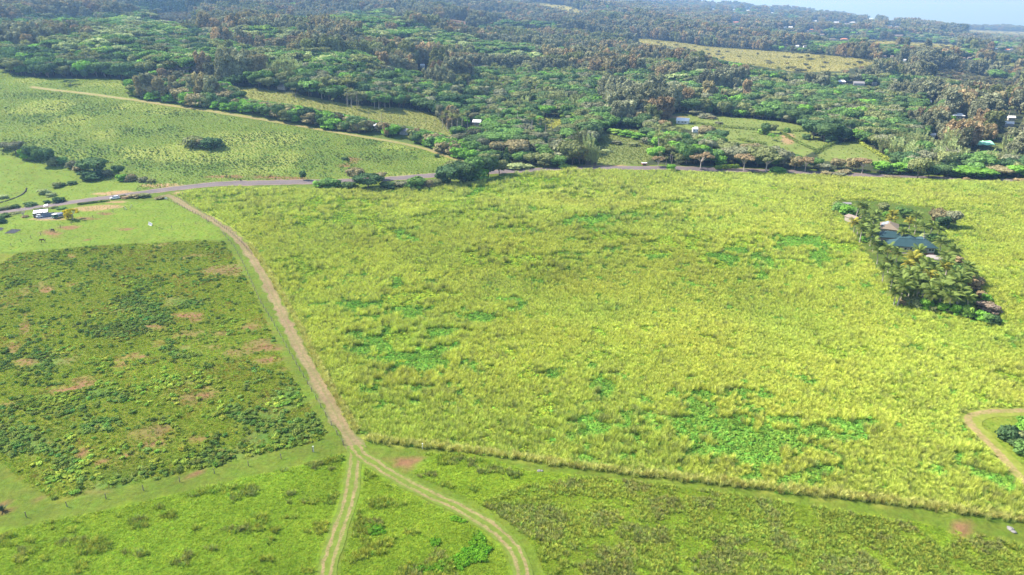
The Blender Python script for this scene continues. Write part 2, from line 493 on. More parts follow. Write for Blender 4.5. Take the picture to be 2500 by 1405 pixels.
GAPS = [(940, 832, 26, 36), (985, 880, 66, 14), (905, 750, 66, 12), (1010, 765, 60, 9), (750, 676, 40, 18), (690, 642, 44, 12), (1040, 722, 56, 10), (1150, 772, 46, 10), (1105, 812, 54, 10), (1060, 862, 30, 8), (872, 850, 26, 16),
        (1190, 622, 52, 12), (1275, 640, 46, 8), (1330, 660, 46, 6), (960, 575, 40, 13), (1130, 505, 66, 9), (1055, 530, 36, 7), (1180, 470, 60, 7), (1320, 447, 76, 14), (1450, 540, 66, 11), (1500, 580, 70, 10), (1560, 520, 40, 6),
        (1430, 480, 60, 7), (1640, 505, 54, 6), (1690, 590, 26, 12), (1760, 640, 46, 14), (1800, 610, 40, 8), (1850, 628, 36, 12), (1960, 592, 80, 9), (2010, 636, 60, 15), (2070, 605, 30, 15), (1900, 652, 46, 11), (1620, 592, 50, 6),
        (880, 542, 66, 15), (760, 540, 66, 10), (830, 500, 100, 9), (560, 480, 60, 4), (1700, 1000, 56, 20), (1770, 1060, 60, 44), (1870, 1090, 56, 34), (1650, 1036, 56, 22), (1450, 1045, 44, 24), (1470, 952, 22, 18), (1700, 966, 60, 8), (1840, 966, 50, 7),
        (2070, 1040, 60, 8), (1960, 1060, 66, 9), (1900, 1030, 46, 7), (1720, 1112, 56, 11), (2010, 1150, 26, 11), (1600, 1052, 46, 15), (1310, 915, 9, 6), (2340, 1115, 20, 9), (1240, 560, 40, 7), (1390, 620, 40, 6), (1580, 620, 60, 6), (960, 700, 30, 7)]


def blobs(px, py, lst):
    """soft sum of elliptical patches in the photograph's frame of reference, evaluated for ground points"""
    v = np.zeros(px.shape)
    for (a, b, rx, ry) in lst:
        sel = (np.abs(px - a) < 2.2 * rx) & (np.abs(py - b) < 2.2 * ry)
        if sel.any():
            d = ((px[sel] - a) / rx) ** 2 + ((py[sel] - b) / ry) ** 2
            v[sel] = np.maximum(v[sel], np.exp(-0.9 * d))
    return v


def gapness(x, y, px, py):
    n = fbm(x / 8.0, y / 8.0, 31, 3); m = fbm(x / 2.8, y / 2.8, 37, 2)
    wx_ = (fbm(x / 7.0, y / 7.0, 33, 2) - 0.5) * 60; wy_ = (fbm(x / 7.0 + 5, y / 7.0, 35, 2) - 0.5) * 26
    return blobs(px + wx_, py + wy_, GAPS) * 0.85 + (n - 0.5) * 1.0 + (m - 0.5) * 0.55


ROUGH = [(a_, b_, rx_ * 1.7 + 14, ry_ * 1.7 + 10) for a_, b_, rx_, ry_ in GAPS] + [(1010, 800, 150, 90), (720, 660, 70, 50), (900, 560, 120, 40), (1560, 1040, 190, 60), (1000, 960, 140, 40), (1900, 620, 150, 40), (1200, 520, 200, 50), (1850, 1080, 150, 70), (1620, 520, 160, 30), (620, 500, 120, 30)]


def roughness(x, y, px, py):
    return np.clip(blobs(px, py, ROUGH) * 1.3 + (fbm(x / 12.0, y / 12.0, 39, 2) - 0.62) * 1.6, 0, 1)


def lines_world(pts, step=1.0):
    a = np.array(pts, float)
    x, y, z = at(a[:, 0], a[:, 1])
    return spline(np.stack([x, y], 1), step)


ROAD = lines_world([(-260, 556), (-100, 533), (0, 519), (130, 501), (280, 481), (392, 465.5), (476, 455.5), (560, 449), (680, 446), (790, 444.5), (870, 441.5), (960, 436.5), (1073, 428), (1160, 422.5), (1250, 418), (1340, 413.5), (1448, 410), (1556, 410.5),
                    (1700, 413), (1850, 417), (1960, 421), (2104, 428), (2212, 431.5), (2320, 436), (2500, 441), (2700, 447), (3000, 458)], 1.5)
TRACK = lines_world([(404, 476), (432, 488), (470, 513), (530, 545), (575, 580), (610, 622), (650, 690), (690, 770), (740, 868), (790, 955), (830, 1030), (858, 1075), (872, 1098)], 1.0)
BRANCH_L = lines_world([(866, 1088), (866, 1112), (858, 1188), (844, 1245), (822, 1310), (804, 1368), (793, 1420), (770, 1500)], 1.0)
BRANCH_R = lines_world([(868, 1092), (884, 1112), (916, 1133), (988, 1177), (1060, 1213), (1132, 1247), (1204, 1291), (1251, 1336), (1272, 1380), (1276, 1420), (1270, 1500)], 1.0)
EAST = lines_world([(2700, 1012), (2560, 1008), (2459, 1008), (2402, 1011), (2374, 1023), (2379, 1040), (2397, 1058), (2414, 1075), (2437, 1099), (2465, 1128), (2510, 1178), (2560, 1240)], 1.0)
HILLTRACK = lines_world([(75, 213), (200, 228), (320, 244), (450, 263), (600, 286), (730, 308), (850, 329), (980, 351), (1040, 365), (1080, 379), (1145, 400)], 2.0)


def ground_colour(x, y, z):
    wx = (fbm(x / 6.0, y / 6.0, 41, 2) - 0.5) * 2.2
    wy = (fbm(x / 6.0 + 9, y / 6.0, 42, 2) - 0.5) * 2.2
    far = sstep((y - 500) / 600.0)
    wx = wx * (1 + 5 * far); wy = wy * (1 + 5 * far)
    px, py, d = project(x + wx, y + wy, z)
    c = np.empty((len(x), 3)); c[:] = PAL['mown']

    def put(mask, col, k=1.0):
        if mask.any():
            kk = k[mask][:, None] if hasattr(k, '__len__') else k
            c[mask] = c[mask] * (1 - kk) + np.array(col) * kk

    behind = y < 60
    put(behind, PAL['front'])
    put(inpoly(px, py, HILL), PAL['hill'])
    put(inpoly(px, py, LAWN_W), PAL['lawn_w'])
    put(inpoly(px, py, PADDOCK), PAL['paddock'])
    put(inpoly(px, py, PASTURE), PAL['pasture'])
    put(inpoly(px, py, FRONT_L), PAL['front'])
    put(inpoly(px, py, WEDGE), PAL['front'])
    put(inpoly(px, py, FRONT_R), PAL['front'])
    put(inpoly(px, py, OLIVE), PAL['olive'])
    tall = inpoly(px, py, TALL)
    put(tall, PAL['tall'])
    put(tall, PAL['gap'], np.clip((gapness(x, y, px, py) - 0.25) / 0.15, 0, 1))
    put(inpoly(px, py, LAWN_E), (0.19, 0.25, 0.03))
    put(inpoly(px, py, YARD), PAL['yard'])
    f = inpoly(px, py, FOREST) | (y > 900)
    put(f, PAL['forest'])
    put(inpoly(px, py, [(310, 215), (395, 185), (520, 200), (640, 236), (760, 255), (860, 275), (1000, 300), (1090, 330), (1160, 398), (1070, 374), (850, 329), (600, 288), (330, 245)]), (0.11, 0.16, 0.035))
    for poly, kind in CLEARINGS:
        put(inpoly(px, py, poly), PAL[kind])
    # broad tonal drift and patches of plant cover, with slope shade painted on the hillside
    n1 = fbm(x / 38.0, y / 30.0, 51, 3); n2 = fbm(x / 11.0, y / 9.0, 52, 3)
    c *= (0.86 + 0.28 * n2)[:, None] * 0.78
    ph = inpoly(px, py, PASTURE) & ~behind
    put(ph, (0.175, 0.105, 0.055), np.clip((n2 - 0.55) * 3.2, 0, 0.85) * np.clip((n1 - 0.35) * 4, 0, 1))
    put(ph, (0.075, 0.15, 0.022), np.clip(blobs(px, py, DARKW) + (n2 - 0.5) * 1.2 - 0.25, 0, 0.9))
    hl = inpoly(px, py, HILL) & ~inpoly(px, py, LAWN_W)
    put(hl, (0.09, 0.145, 0.03), np.clip(blobs(px, py, HILLDARK) * 0.7 + (n2 - 0.5) * 1.2 - 0.10, 0, 0.75))  # weed cover, plus slope shade painted into the ground colour
    put(hl, (0.24, 0.27, 0.06), np.clip((n1 - 0.52) * 4, 0, 0.7))
    n3 = fbm(x / 3.5, y / 3.0, 57, 3)
    put(~behind, PAL['earth'], np.clip((blobs(px, py, SOIL) + (n2 - 0.5) * 0.7 + (n3 - 0.5) * 1.0 - 0.40) * 2.2, 0, 0.9))
    put(~behind, (0.30, 0.20, 0.10), np.clip((blobs(px, py, SHOULDER) + (n2 - 0.5) * 0.5 - 0.4) * 4, 0, 0.9))
    return np.clip(c, 0.01, 0.9)


# ------------------------------------------------------------------ materials of the ground
q = NT('ground_cover')
att = q.n('Attribute', attribute_type='GEOMETRY', attribute_name='zone').outputs['Color']
pos = q.n('NewGeometry').outputs['Position']
f1 = q.ramp(q.noise(pos, 1.1, 6, 0.7), 0.3, 0.7, 0.72, 1.28)
f2 = q.ramp(q.noise(pos, 0.12, 4, 0.6), 0.3, 0.7, 0.90, 1.10)
c = q.mul(q.mul(att, q.comb(f1)), q.comb(f2))
hue = q.ramp(q.noise(pos, 0.35, 5), 0.35, 0.65, 0, 1)
c = q.mix(hue, q.mul(c, (0.92, 1.04, 0.9)), q.mul(c, (1.09, 0.97, 1.1)))
bmp = q.n('Bump', {'Strength': 0.7, 'Distance': 0.35, 'Height': q.noise(pos, 1.6, 6, 0.7)})
M['ground'] = q.done(q.n('BsdfPrincipled', {'Base Color': c, 'Roughness': 0.95, 'Specular IOR Level': 0.08, 'Normal': bmp.outputs[0]}).outputs[0])


def track_material(name, ruts, dirt, grass, rutw, edge=0.42):
    q = NT(name)
    uv = q.n('UVMap').outputs[0]
    u = q.n('SeparateXYZ', {0: uv}).outputs[0]
    pos = q.n('NewGeometry').outputs['Position']
    wob = q.ramp(q.noise(pos, 0.45, 6, 0.7), 0.2, 0.8, -0.14, 0.14)
    uu = q.n('Math', {0: u, 1: wob}, operation='ADD').outputs[0]
    m = None
    for r in ruts:
        dd = q.n('Math', {0: q.n('Math', {0: uu, 1: r}, operation='SUBTRACT').outputs[0]}, operation='ABSOLUTE').outputs[0]
        k = q.ramp(dd, rutw * 0.65, rutw * 1.35, 1.0, 0.0)
        m = k if m is None else q.n('Math', {0: m, 1: k}, operation='MAXIMUM').outputs[0]
    br = q.n('Math', {0: q.ramp(q.noise(pos, 1.8, 6, 0.75), 0.33, 0.60, 0.15, 1.0), 1: q.ramp(q.noise(pos, 0.13, 4), 0.3, 0.55, 0.45, 1.0)}, operation='MULTIPLY').outputs[0]
    m = q.n('Math', {0: m, 1: br}, operation='MULTIPLY').outputs[0]
    dc = q.mul((1, 1, 1), q.comb(q.ramp(q.noise(pos, 0.9, 6, 0.7), 0.3, 0.7, 0.75, 1.25)))
    dcol = q.mix(q.ramp(q.noise(pos, 0.08, 4), 0.4, 0.65, 0, 1), dirt[0], dirt[1])
    dcol = q.mul(dcol, dc)
    gcol = q.mul(q.n('RGB').outputs[0], dc)
    [n_ for n_ in q.t.nodes if n_.bl_idname == 'ShaderNodeRGB'][0].outputs[0].default_value = (*grass, 1)
    col = q.mix(m, gcol, dcol)
    b = q.n('Bump', {'Strength': 0.5, 'Distance': 0.1, 'Height': q.noise(pos, 3.0, 5)})
    return q.done(q.n('BsdfPrincipled', {'Base Color': col, 'Roughness': 0.95, 'Specular IOR Level': 0.1, 'Normal': b.outputs[0]}).outputs[0])


M['dirt_main'] = track_material('packed_dirt', (0.30, 0.70), ((0.25, 0.175, 0.10), (0.20, 0.125, 0.08)), (0.145, 0.15, 0.05), 0.17)
M['dirt_ruts'] = track_material('dirt_wheel_ruts', (0.27, 0.73), ((0.25, 0.18, 0.095), (0.22, 0.15, 0.08)), (0.115, 0.16, 0.024), 0.095)
M['dirt_pale'] = track_material('pale_dirt', (0.5,), ((0.29, 0.22, 0.12), (0.26, 0.19, 0.10)), (0.18, 0.20, 0.045), 0.28)
M['dirt_east'] = track_material('sandy_mown_edge', (0.62, 0.8), ((0.30, 0.21, 0.11), (0.27, 0.18, 0.095)), (0.19, 0.22, 0.035), 0.16)

q = NT('worn_asphalt')
uv = q.n('UVMap').outputs[0]
u = q.n('SeparateXYZ', {0: uv}).outputs[0]
v = q.n('SeparateXYZ', {0: uv}).outputs[1]
pos = q.n('NewGeometry').outputs['Position']
base = q.mix(q.ramp(q.noise(pos, 0.15, 5), 0.35, 0.65, 0, 1), (0.165, 0.130, 0.122), (0.125, 0.104, 0.102))
base = q.mul(base, q.comb(q.ramp(q.noise(pos, 2.2, 5, 0.7), 0.3, 0.7, 0.85, 1.15)))
for r, wd, kk in ((0.30, 0.05, 0.25), (0.70, 0.05, 0.25)):        # darker wheel paths
    dd = q.n('Math', {0: q.n('Math', {0: u, 1: r}, operation='SUBTRACT').outputs[0]}, operation='ABSOLUTE').outputs[0]
    base = q.mix(q.ramp(dd, 0.02, 0.10, kk, 0.0), base, (0.085, 0.072, 0.072))
sh = q.n('Math', {0: q.n('Math', {0: u, 1: 0.5}, operation='SUBTRACT').outputs[0]}, operation='ABSOLUTE').outputs[0]
shn = q.n('Math', {0: sh, 1: q.ramp(q.noise(pos, 0.5, 4), 0.2, 0.8, -0.05, 0.05)}, operation='ADD').outputs[0]
base = q.mix(q.ramp(shn, 0.40, 0.45, 0, 0.85), base, (0.27, 0.19, 0.135))
M['asphalt'] = q.done(q.n('BsdfPrincipled', {'Base Color': base, 'Roughness': 0.9, 'Specular IOR Level': 0.2}).outputs[0])

# ------------------------------------------------------------------ ground sheet
def axis(lo, hi, step, end_lo, end_hi, g):
    a = list(np.arange(lo, hi + 0.01, step))
    s = step
    while a[-1] < end_hi:
        s = min(s * (1 + g), 90); a.append(a[-1] + s)
    s = step; b = [lo]
    while b[-1] > end_lo:
        s = min(s * (1 + g), 90); b.append(b[-1] - s)
    return np.array(b[::-1][:-1] + a)


gx = axis(-310, 400, 1.9, -6500, 6500, 0.022)
gy = axis(64, 500, 1.9, -400, 7400, 0.017)
GX, GY = np.meshgrid(gx, gy)
X = GX.ravel(); Y = GY.ravel(); Z = height(X, Y)
nx, ny = len(gx), len(gy)
i0 = (np.arange(ny - 1)[:, None] * nx + np.arange(nx - 1)[None]).ravel()
quads = np.stack([i0, i0 + 1, i0 + nx + 1, i0 + nx], 1)
gm = fast_mesh('ground', np.stack([X, Y, Z], 1), quads, M['ground'])
gc = ground_colour(X, Y, Z)
ca = gm.color_attributes.new('zone', 'FLOAT_COLOR', 'POINT')
ca.data.foreach_set('color', np.hstack([gc, np.ones((len(gc), 1))]).astype(np.float32).ravel())
gm.polygons.foreach_set('use_smooth', np.ones(len(quads), bool))
ground = structure(link('ground', gm))

# sea beyond the coast
q = NT('sea_water')
pos = q.n('NewGeometry').outputs['Position']
b = q.n('Bump', {'Strength': 0.25, 'Distance': 1.0, 'Height': q.noise(pos, 0.02, 4)})
M['sea'] = q.done(q.n('BsdfPrincipled', {'Base Color': (0.02, 0.07, 0.12, 1), 'Roughness': 0.25, 'Normal': b.outputs[0]}).outputs[0])
s = MB()
s.add([(-42000, 5600, SEA_Z), (42000, 5600, SEA_Z), (42000, 43000, SEA_Z), (-42000, 43000, SEA_Z)], [(0, 1, 2, 3)])
structure(s.build('sea', M['sea']))


def ribbon(name, line, width, mat, lift=0.05, cols=5, jitter=0.0, seed=1):
    t = np.gradient(line, axis=0); t /= np.hypot(t[:, 0], t[:, 1])[:, None]
    nrm = np.stack([t[:, 1], -t[:, 0]], 1)
    n = len(line)
    co = []; uvs = []
    L = np.concatenate([[0], np.cumsum(np.hypot(*np.diff(line, axis=0).T))])
    for j in range(cols):
        f = j / (cols - 1)
        off = (f - 0.5) * width
        if j in (0, cols - 1):
            off = off + (vnoise(L / 2.5, np.full(n, j * 7.0), seed) - 0.5) * jitter
        p = line + nrm * np.reshape(np.broadcast_to(off, n), (n, 1))
        co.append(np.stack([p[:, 0], p[:, 1], height(p[:, 0], p[:, 1]) + lift], 1)); uvs.append(np.stack([np.full(n, f), L / width], 1))
    co = np.stack(co, 1).reshape(-1, 3); uvs = np.stack(uvs, 1).reshape(-1, 2)
    i0 = (np.arange(n - 1)[:, None] * cols + np.arange(cols - 1)[None]).ravel()
    qd = np.stack([i0, i0 + 1, i0 + cols + 1, i0 + cols], 1)
    me = fast_mesh(name, co, qd, mat)
    ul = me.uv_layers.new(name='UVMap')
    ul.data.foreach_set('uv', uvs[qd.ravel()].astype(np.float32).ravel())
    if me.polygons[0].normal.z < 0:
        me.flip_normals()
    return structure(link(name, me))


ribbon('road', ROAD, 8.6, M['asphalt'], 0.09, 7, 1.0, 1)
ribbon('dirt_track', TRACK, 3.7, M['dirt_main'], 0.06, 5, 1.6, 2)
ribbon('dirt_track_fork', BRANCH_L, 3.3, M['dirt_ruts'], 0.066, 5, 0.4, 3)
ribbon('dirt_track_curve', BRANCH_R, 3.3, M['dirt_ruts'], 0.074, 5, 0.4, 4)
ribbon('mown_path', EAST, 3.4, M['dirt_east'], 0.06, 5, 0.6, 5)
ribbon('hill_track', HILLTRACK, 5.2, M['dirt_pale'], 0.16, 5, 1.2, 6)
fork = lines_world([(168, 503), (176, 500), (186, 497)], 1.0)
# ------------------------------------------------------------------ plant shapes
def unit(a):
    return a / np.maximum(np.linalg.norm(a, axis=-1, keepdims=True), 1e-9)


def leafcloud(seed, lobes, n, size, aspect=1.4, under=0.35, inner=0.72, up=0.0, jit=0.42):
    """many small leaf sprays spread through the outer volume of a crown made of uneven lobes"""
    r = np.random.default_rng(seed)
    L = np.array(lobes, float)
    wgt = (L[:, 3] * L[:, 4] * L[:, 5]) ** (2 / 3); wgt /= wgt.sum()
    P = np.zeros((0, 3)); N = np.zeros((0, 3))
    while len(P) < n:
        k = r.choice(len(L), n, p=wgt)
        d = unit(r.normal(size=(n, 3)))
        rad = r.uniform(inner, 1.04, n) ** 0.7
        p = L[k, :3] + d * L[k, 3:] * rad[:, None]
        keep = (d[:, 2] > -0.25) | (r.random(n) < under)
        for j in range(len(L)):
            s = (((p - L[j, :3]) / L[j, 3:]) ** 2).sum(1)
            keep &= (s > 0.5) | (k == j)
        keep &= p[:, 2] > 0.05
        nn = unit(d / L[k, 3:] * L[k, 3:].mean(1, keepdims=True) + r.normal(size=(n, 3)) * jit + np.array([0, 0, up]))
        P = np.vstack([P, p[keep]]); N = np.vstack([N, nn[keep]])
    P = P[:n]; N = N[:n]
    a = unit(np.cross(N, r.normal(size=(n, 3)))); b = np.cross(N, a)
    s = size * r.uniform(0.55, 1.35, n)[:, None]
    a = a * s * aspect; b = b * s
    bend = N * s * r.uniform(-0.35, 0.1, n)[:, None]
    v = np.stack([P - a, P - b * 0.8 + bend * 0.3, P + a + bend, P + b * 0.8 + bend * 0.3], 1).reshape(-1, 3)
    return v, np.arange(4 * n).reshape(-1, 4)


def blade_tuft(seed, n, h, spread, width, lean=(0.2, 0.0), droop=0.5, base=0.15):
    """a tuft of arching grass blades, each a tapered strip of three faces"""
    r = np.random.default_rng(seed)
    vs = []; fs = []
    for i in range(n):
        az = r.uniform(0, 2 * math.pi)
        out = np.array([math.cos(az), math.sin(az)])
        b0 = out * base * r.uniform(0, 1) * 1.0
        hh = h * r.uniform(0.6, 1.12)
        sp = spread * r.uniform(0.35, 1.1)
        side = np.array([-out[1], out[0], 0]) * width * r.uniform(0.6, 1.3)
        if r.random() < 0.5:
            side = np.array([side[0] * 0.4, side[1] * 0.4, width * 0.3])
        pts = []
        for t in (0, 0.45, 0.8, 1.0):
            q2 = b0 + out * sp * t ** 1.6 + np.array(lean) * hh * t ** 1.5
            zz = hh * (t - droop * r.uniform(0.7, 1.2) * max(0, t - 0.45) ** 1.6)
            pts.append(np.array([q2[0], q2[1], zz]))
        o = len(vs)
        for k, wd in enumerate((0.7, 1.0, 0.7)):
            vs += [pts[k] - side * wd, pts[k] + side * wd]
        vs.append(pts[3])
        fs += [(o, o + 1, o + 3, o + 2), (o + 2, o + 3, o + 5, o + 4), (o + 4, o + 5, o + 6)]
    return np.array(vs), fs


def limbs(mb, pts_r, n=6):
    for pts, r in pts_r:
        mb.tube(pts, r, n)


def round_lobes(seed, rx, rz, zc, k, spread=0.55, sub=0.55, flat=1.0):
    r = np.random.default_rng(seed)
    L = [(0, 0, zc, rx * 0.72, rx * 0.72, rz * 0.75)]
    for i in range(k):
        a = 2 * math.pi * i / k + r.uniform(-0.4, 0.4)
        e = r.uniform(-0.35, 0.85)
        rr = rx * spread * r.uniform(0.75, 1.25)
        q_ = sub * r.uniform(0.65, 1.15)
        L.append((math.cos(a) * rr, math.sin(a) * rr, zc + rz * 0.55 * e * flat, rx * q_, rx * q_ * r.uniform(0.8, 1.1), rz * q_ * r.uniform(0.75, 1.05)))
    return L


TREES = {}      # kind -> list of (trunk MB, crown verts, crown faces, height at scale 1)


def broadleaf(seed, h=10.0, n=1500, leaf=0.5, wide=1.0):
    r = np.random.default_rng(seed)
    rx = h * 0.46 * wide; rz = h * 0.36
    L = round_lobes(seed, rx, rz, h * 0.60, 11)
    L += round_lobes(seed + 90, rx * 0.62, rz * 0.6, h * 0.36, 5, 0.75)[1:]
    v, f = leafcloud(seed, L, n, leaf)
    t = MB()
    limbs(t, [([(0, 0, -0.6), (0.1, 0.05, h * 0.2), (0.2, -0.1, h * 0.5)], [h * .034, h * .027, h * .014])] +
          [([(0.1, 0, h * 0.2), (L[i][0] * 0.5, L[i][1] * 0.5, h * 0.42), (L[i][0], L[i][1], L[i][2])], [h * .018, h * .012, h * .004]) for i in range(1, 7)])
    return t, v, f


def ironwood(seed, h=18.0, n=2300, leaf=0.55):
    r = np.random.default_rng(seed)
    L = []
    for i in range(22):
        z = r.uniform(0.28, 0.97)
        rad = h * 0.26 * (1 - 0.75 * abs(z - 0.5) ** 1.3) * r.uniform(0.25, 1.0)
        a = r.uniform(0, 2 * math.pi)
        s = h * r.uniform(0.07, 0.125)
        L.append((math.cos(a) * rad, math.sin(a) * rad, z * h * 0.95, s, s, s * 1.45))
    L.append((0, 0, h * 0.5, h * .15, h * .15, h * .34))
    v, f = leafcloud(seed, L, n, leaf, aspect=1.7, under=0.6, inner=0.5, jit=0.9)
    t = MB()
    limbs(t, [([(0, 0, -0.6), (0.1, 0.1, h * 0.4), (0, 0, h * 0.92)], [h * .024, h * .017, h * .004])] +
          [([(0, 0, L[i][2] * 0.72), (L[i][0] * 0.6, L[i][1] * 0.6, L[i][2] * 0.9), tuple(L[i][:3])], [h * .009, h * .006, h * .002]) for i in range(12)])
    return t, v, f


def umbrella(seed, h=13.0, n=1700, leaf=0.5, wide=1.0):
    r = np.random.default_rng(seed)
    L = []
    for i in range(16):
        a = r.uniform(0, 2 * math.pi); rr = h * 0.62 * wide * math.sqrt(r.uniform(0, 1))
        s = h * r.uniform(0.13, 0.22)
        L.append((math.cos(a) * rr, math.sin(a) * rr, h * (0.84 - 0.16 * (rr / (h * 0.62)) ** 2 + r.uniform(-0.05, 0.05)), s, s, s * 0.42))
    v, f = leafcloud(seed, L, n, leaf, under=0.25, inner=0.4, jit=0.6, up=0.35)
    t = MB()
    limbs(t, [([(0, 0, -0.6), (0.1, 0, h * 0.25), (0, 0.1, h * 0.4)], [h * .036, h * .028, h * .022])] +
          [([(0, 0.05, h * 0.36), (L[i][0] * 0.5, L[i][1] * 0.5, h * 0.6), (L[i][0], L[i][1], L[i][2])], [h * .018, h * .011, h * .003]) for i in range(11)])
    return t, v, f


def shrub(seed, h=4.0, n=900, leaf=0.30):
    L = round_lobes(seed, h * 0.62, h * 0.5, h * 0.48, 9, 0.6, 0.5)
    L += round_lobes(seed + 5, h * 0.66, h * 0.3, h * 0.22, 7, 0.7, 0.45)[1:]
    v, f = leafcloud(seed, L, n, leaf, under=0.5)
    t = MB()
    limbs(t, [([(0, 0, -0.3), (L[i][0] * 0.4, L[i][1] * 0.4, h * 0.25), (L[i][0] * 0.8, L[i][1] * 0.8, L[i][2])], [h * .03, h * .02, h * .006]) for i in range(1, 5)], 5)
    return t, v, f


def conifer(seed, h=16.0, n=1300, leaf=0.42):
    r = np.random.default_rng(seed)
    L = []
    for i in range(14):
        z = (i + 0.8) / 15
        rr = h * 0.15 * (1 - z) ** 0.8 + 0.25
        for k in range(3):
            a = r.uniform(0, 6.3)
            L.append((math.cos(a) * rr * 0.5, math.sin(a) * rr * 0.5, z * h, rr * 0.8, rr * 0.8, h * 0.055))
    v, f = leafcloud(seed, L, n, leaf, aspect=1.6, under=0.5, inner=0.5, jit=0.7)
    t = MB(); limbs(t, [([(0, 0, -0.5), (0, 0, h * 0.95)], [h * .02, h * .004])])
    return t, v, f


def bamboo(seed, h=14.0, n=1500, leaf=0.42):
    r = np.random.default_rng(seed)
    P = []; t = MB(); V = []; F = []
    for i in range(30):
        a = r.uniform(0, 6.3); rr = h * 0.13 * math.sqrt(r.random())
        x0, y0 = math.cos(a) * rr, math.sin(a) * rr
        hh = h * r.uniform(0.6, 1.05); le = h * 0.20 * r.uniform(0.2, 1)
        top = (x0 * 1.6 + math.cos(a) * le, y0 * 1.6 + math.sin(a) * le)
        t.tube([(x0, y0, -0.3), (x0 * 1.2, y0 * 1.2, hh * 0.5), (top[0], top[1], hh)], [0.09, 0.08, 0.02], 5)
        m = n // 30
        k = r.uniform(0.25, 1.0, m)
        px_ = x0 + (top[0] - x0) * k ** 1.6; py_ = y0 + (top[1] - y0) * k ** 1.6; pz = hh * k
        p = np.stack([px_, py_, pz], 1) + r.normal(size=(m, 3)) * h * 0.018
        nn = unit(r.normal(size=(m, 3)) + np.array([0, 0, 0.3]))
        up = unit(np.stack([np.full(m, math.cos(a) * 0.5), np.full(m, math.sin(a) * 0.5), np.full(m, 0.9)], 1) + r.normal(size=(m, 3)) * 0.3)
        b = unit(np.cross(nn, up)) * leaf * 0.45
        s = up * leaf * 1.5 * r.uniform(0.6, 1.3, m)[:, None]
        V.append(np.stack([p - s, p - b, p + s, p + b], 1).reshape(-1, 3))
    V = np.vstack(V)
    return t, V, np.arange(len(V)).reshape(-1, 4)


def bare(seed, h=9.0):
    r = np.random.default_rng(seed)
    t = MB(); t.tube([(0, 0, -0.4), (0.1, 0, h * 0.25)], [h * .035, h * .028], 7)
    tips = []
    for i in range(7):
        a = 6.283 * i / 7 + r.uniform(-.3, .3); e = r.uniform(0.5, 1.1)
        p1 = (math.cos(a) * h * .18, math.sin(a) * h * .18, h * (0.42 + 0.1 * e)); p2 = (math.cos(a) * h * .36, math.sin(a) * h * .36, h * (0.66 + 0.2 * e))
        t.tube([(0.1, 0, h * .24), p1, p2], [h * .018, h * .012, h * .004], 5)
        tips += [p1, p2]
    c = MB()
    for p in tips:
        for k in range(7):
            d = unit(r.normal(size=3) + np.array([p[0], p[1], h * 0.3]) / h)
            c.tube([p, tuple(np.array(p) + d * h * r.uniform(.1, .24))], [h * .006, h * .0015], 3, cap=False)
    return t, np.array(c.v), c.f


def frond(seed, length=3.4, pairs=13, droop=1.0, wid=0.72):
    """one pinnate palm leaf: rachis strip with separate leaflets hanging to both sides (grows along +x)"""
    r = np.random.default_rng(seed)
    vs = []; fs = []
    def rach(t):
        return np.array([length * (t - 0.18 * droop * t ** 2.2), 0.0, length * (0.42 * t - (0.55 * droop) * t ** 2.1)])
    prev = None
    for i in range(7):
        p = rach(i / 6); wdt = 0.05 * (1 - i / 7)
        vs += [p + (0, wdt, 0.01), p + (0, -wdt, 0.01)]
        if i:
            o = len(vs) - 4; fs.append((o, o + 1, o + 3, o + 2))
    for i in range(pairs):
        t = 0.14 + 0.86 * i / pairs
        p = rach(t); tip = rach(min(1.0, t + 0.02))
        ll = wid * length * 0.42 * math.sin(math.pi * min(1, t * 0.86 + 0.12)) + 0.12
        for sgn in (1, -1):
            e = p + np.array([ll * 0.45, sgn * ll * 0.85, -ll * r.uniform(0.25, 0.55)])
            bw = length * 0.042
            o = len(vs)
            vs += [p + (-bw, 0, 0), p + (bw, 0, 0), e]
            fs.append((o, o + 1, o + 2))
    return np.array(vs), fs


def palm_crown(seed, n=18, length=3.4):
    r = np.random.default_rng(seed)
    V = []; F = []
    for i in range(n):
        v, f = frond(seed + i, length * r.uniform(0.85, 1.1), 10, r.uniform(0.7, 1.5))
        az = i * 2.399 + r.uniform(-0.2, 0.2); el = -0.15 + 1.15 * (i / n) ** 1.2
        v = v @ np.array([[math.cos(el), 0, math.sin(el)], [0, 1, 0], [-math.sin(el), 0, math.cos(el)]])
        v = v @ np.array([[math.cos(az), math.sin(az), 0], [-math.sin(az), math.cos(az), 0], [0, 0, 1]])
        o = sum(len(a) for a in V)
        V.append(v); F += [tuple(k + o for k in q_) for q_ in f]
    return np.vstack(V), F


def palm_trunk(h, lean=0.6):
    t = MB()
    t.tube([(0, 0, -0.4), (lean * 0.15, 0, h * 0.35), (lean * 0.5, 0, h * 0.7), (lean, 0, h)], [0.24, 0.17, 0.14, 0.13], 7)
    return t


def far_palm(seed, h=9.0):
    v, f = palm_crown(seed)
    v = v + np.array([0.6, 0, h])
    return palm_trunk(h), v, f


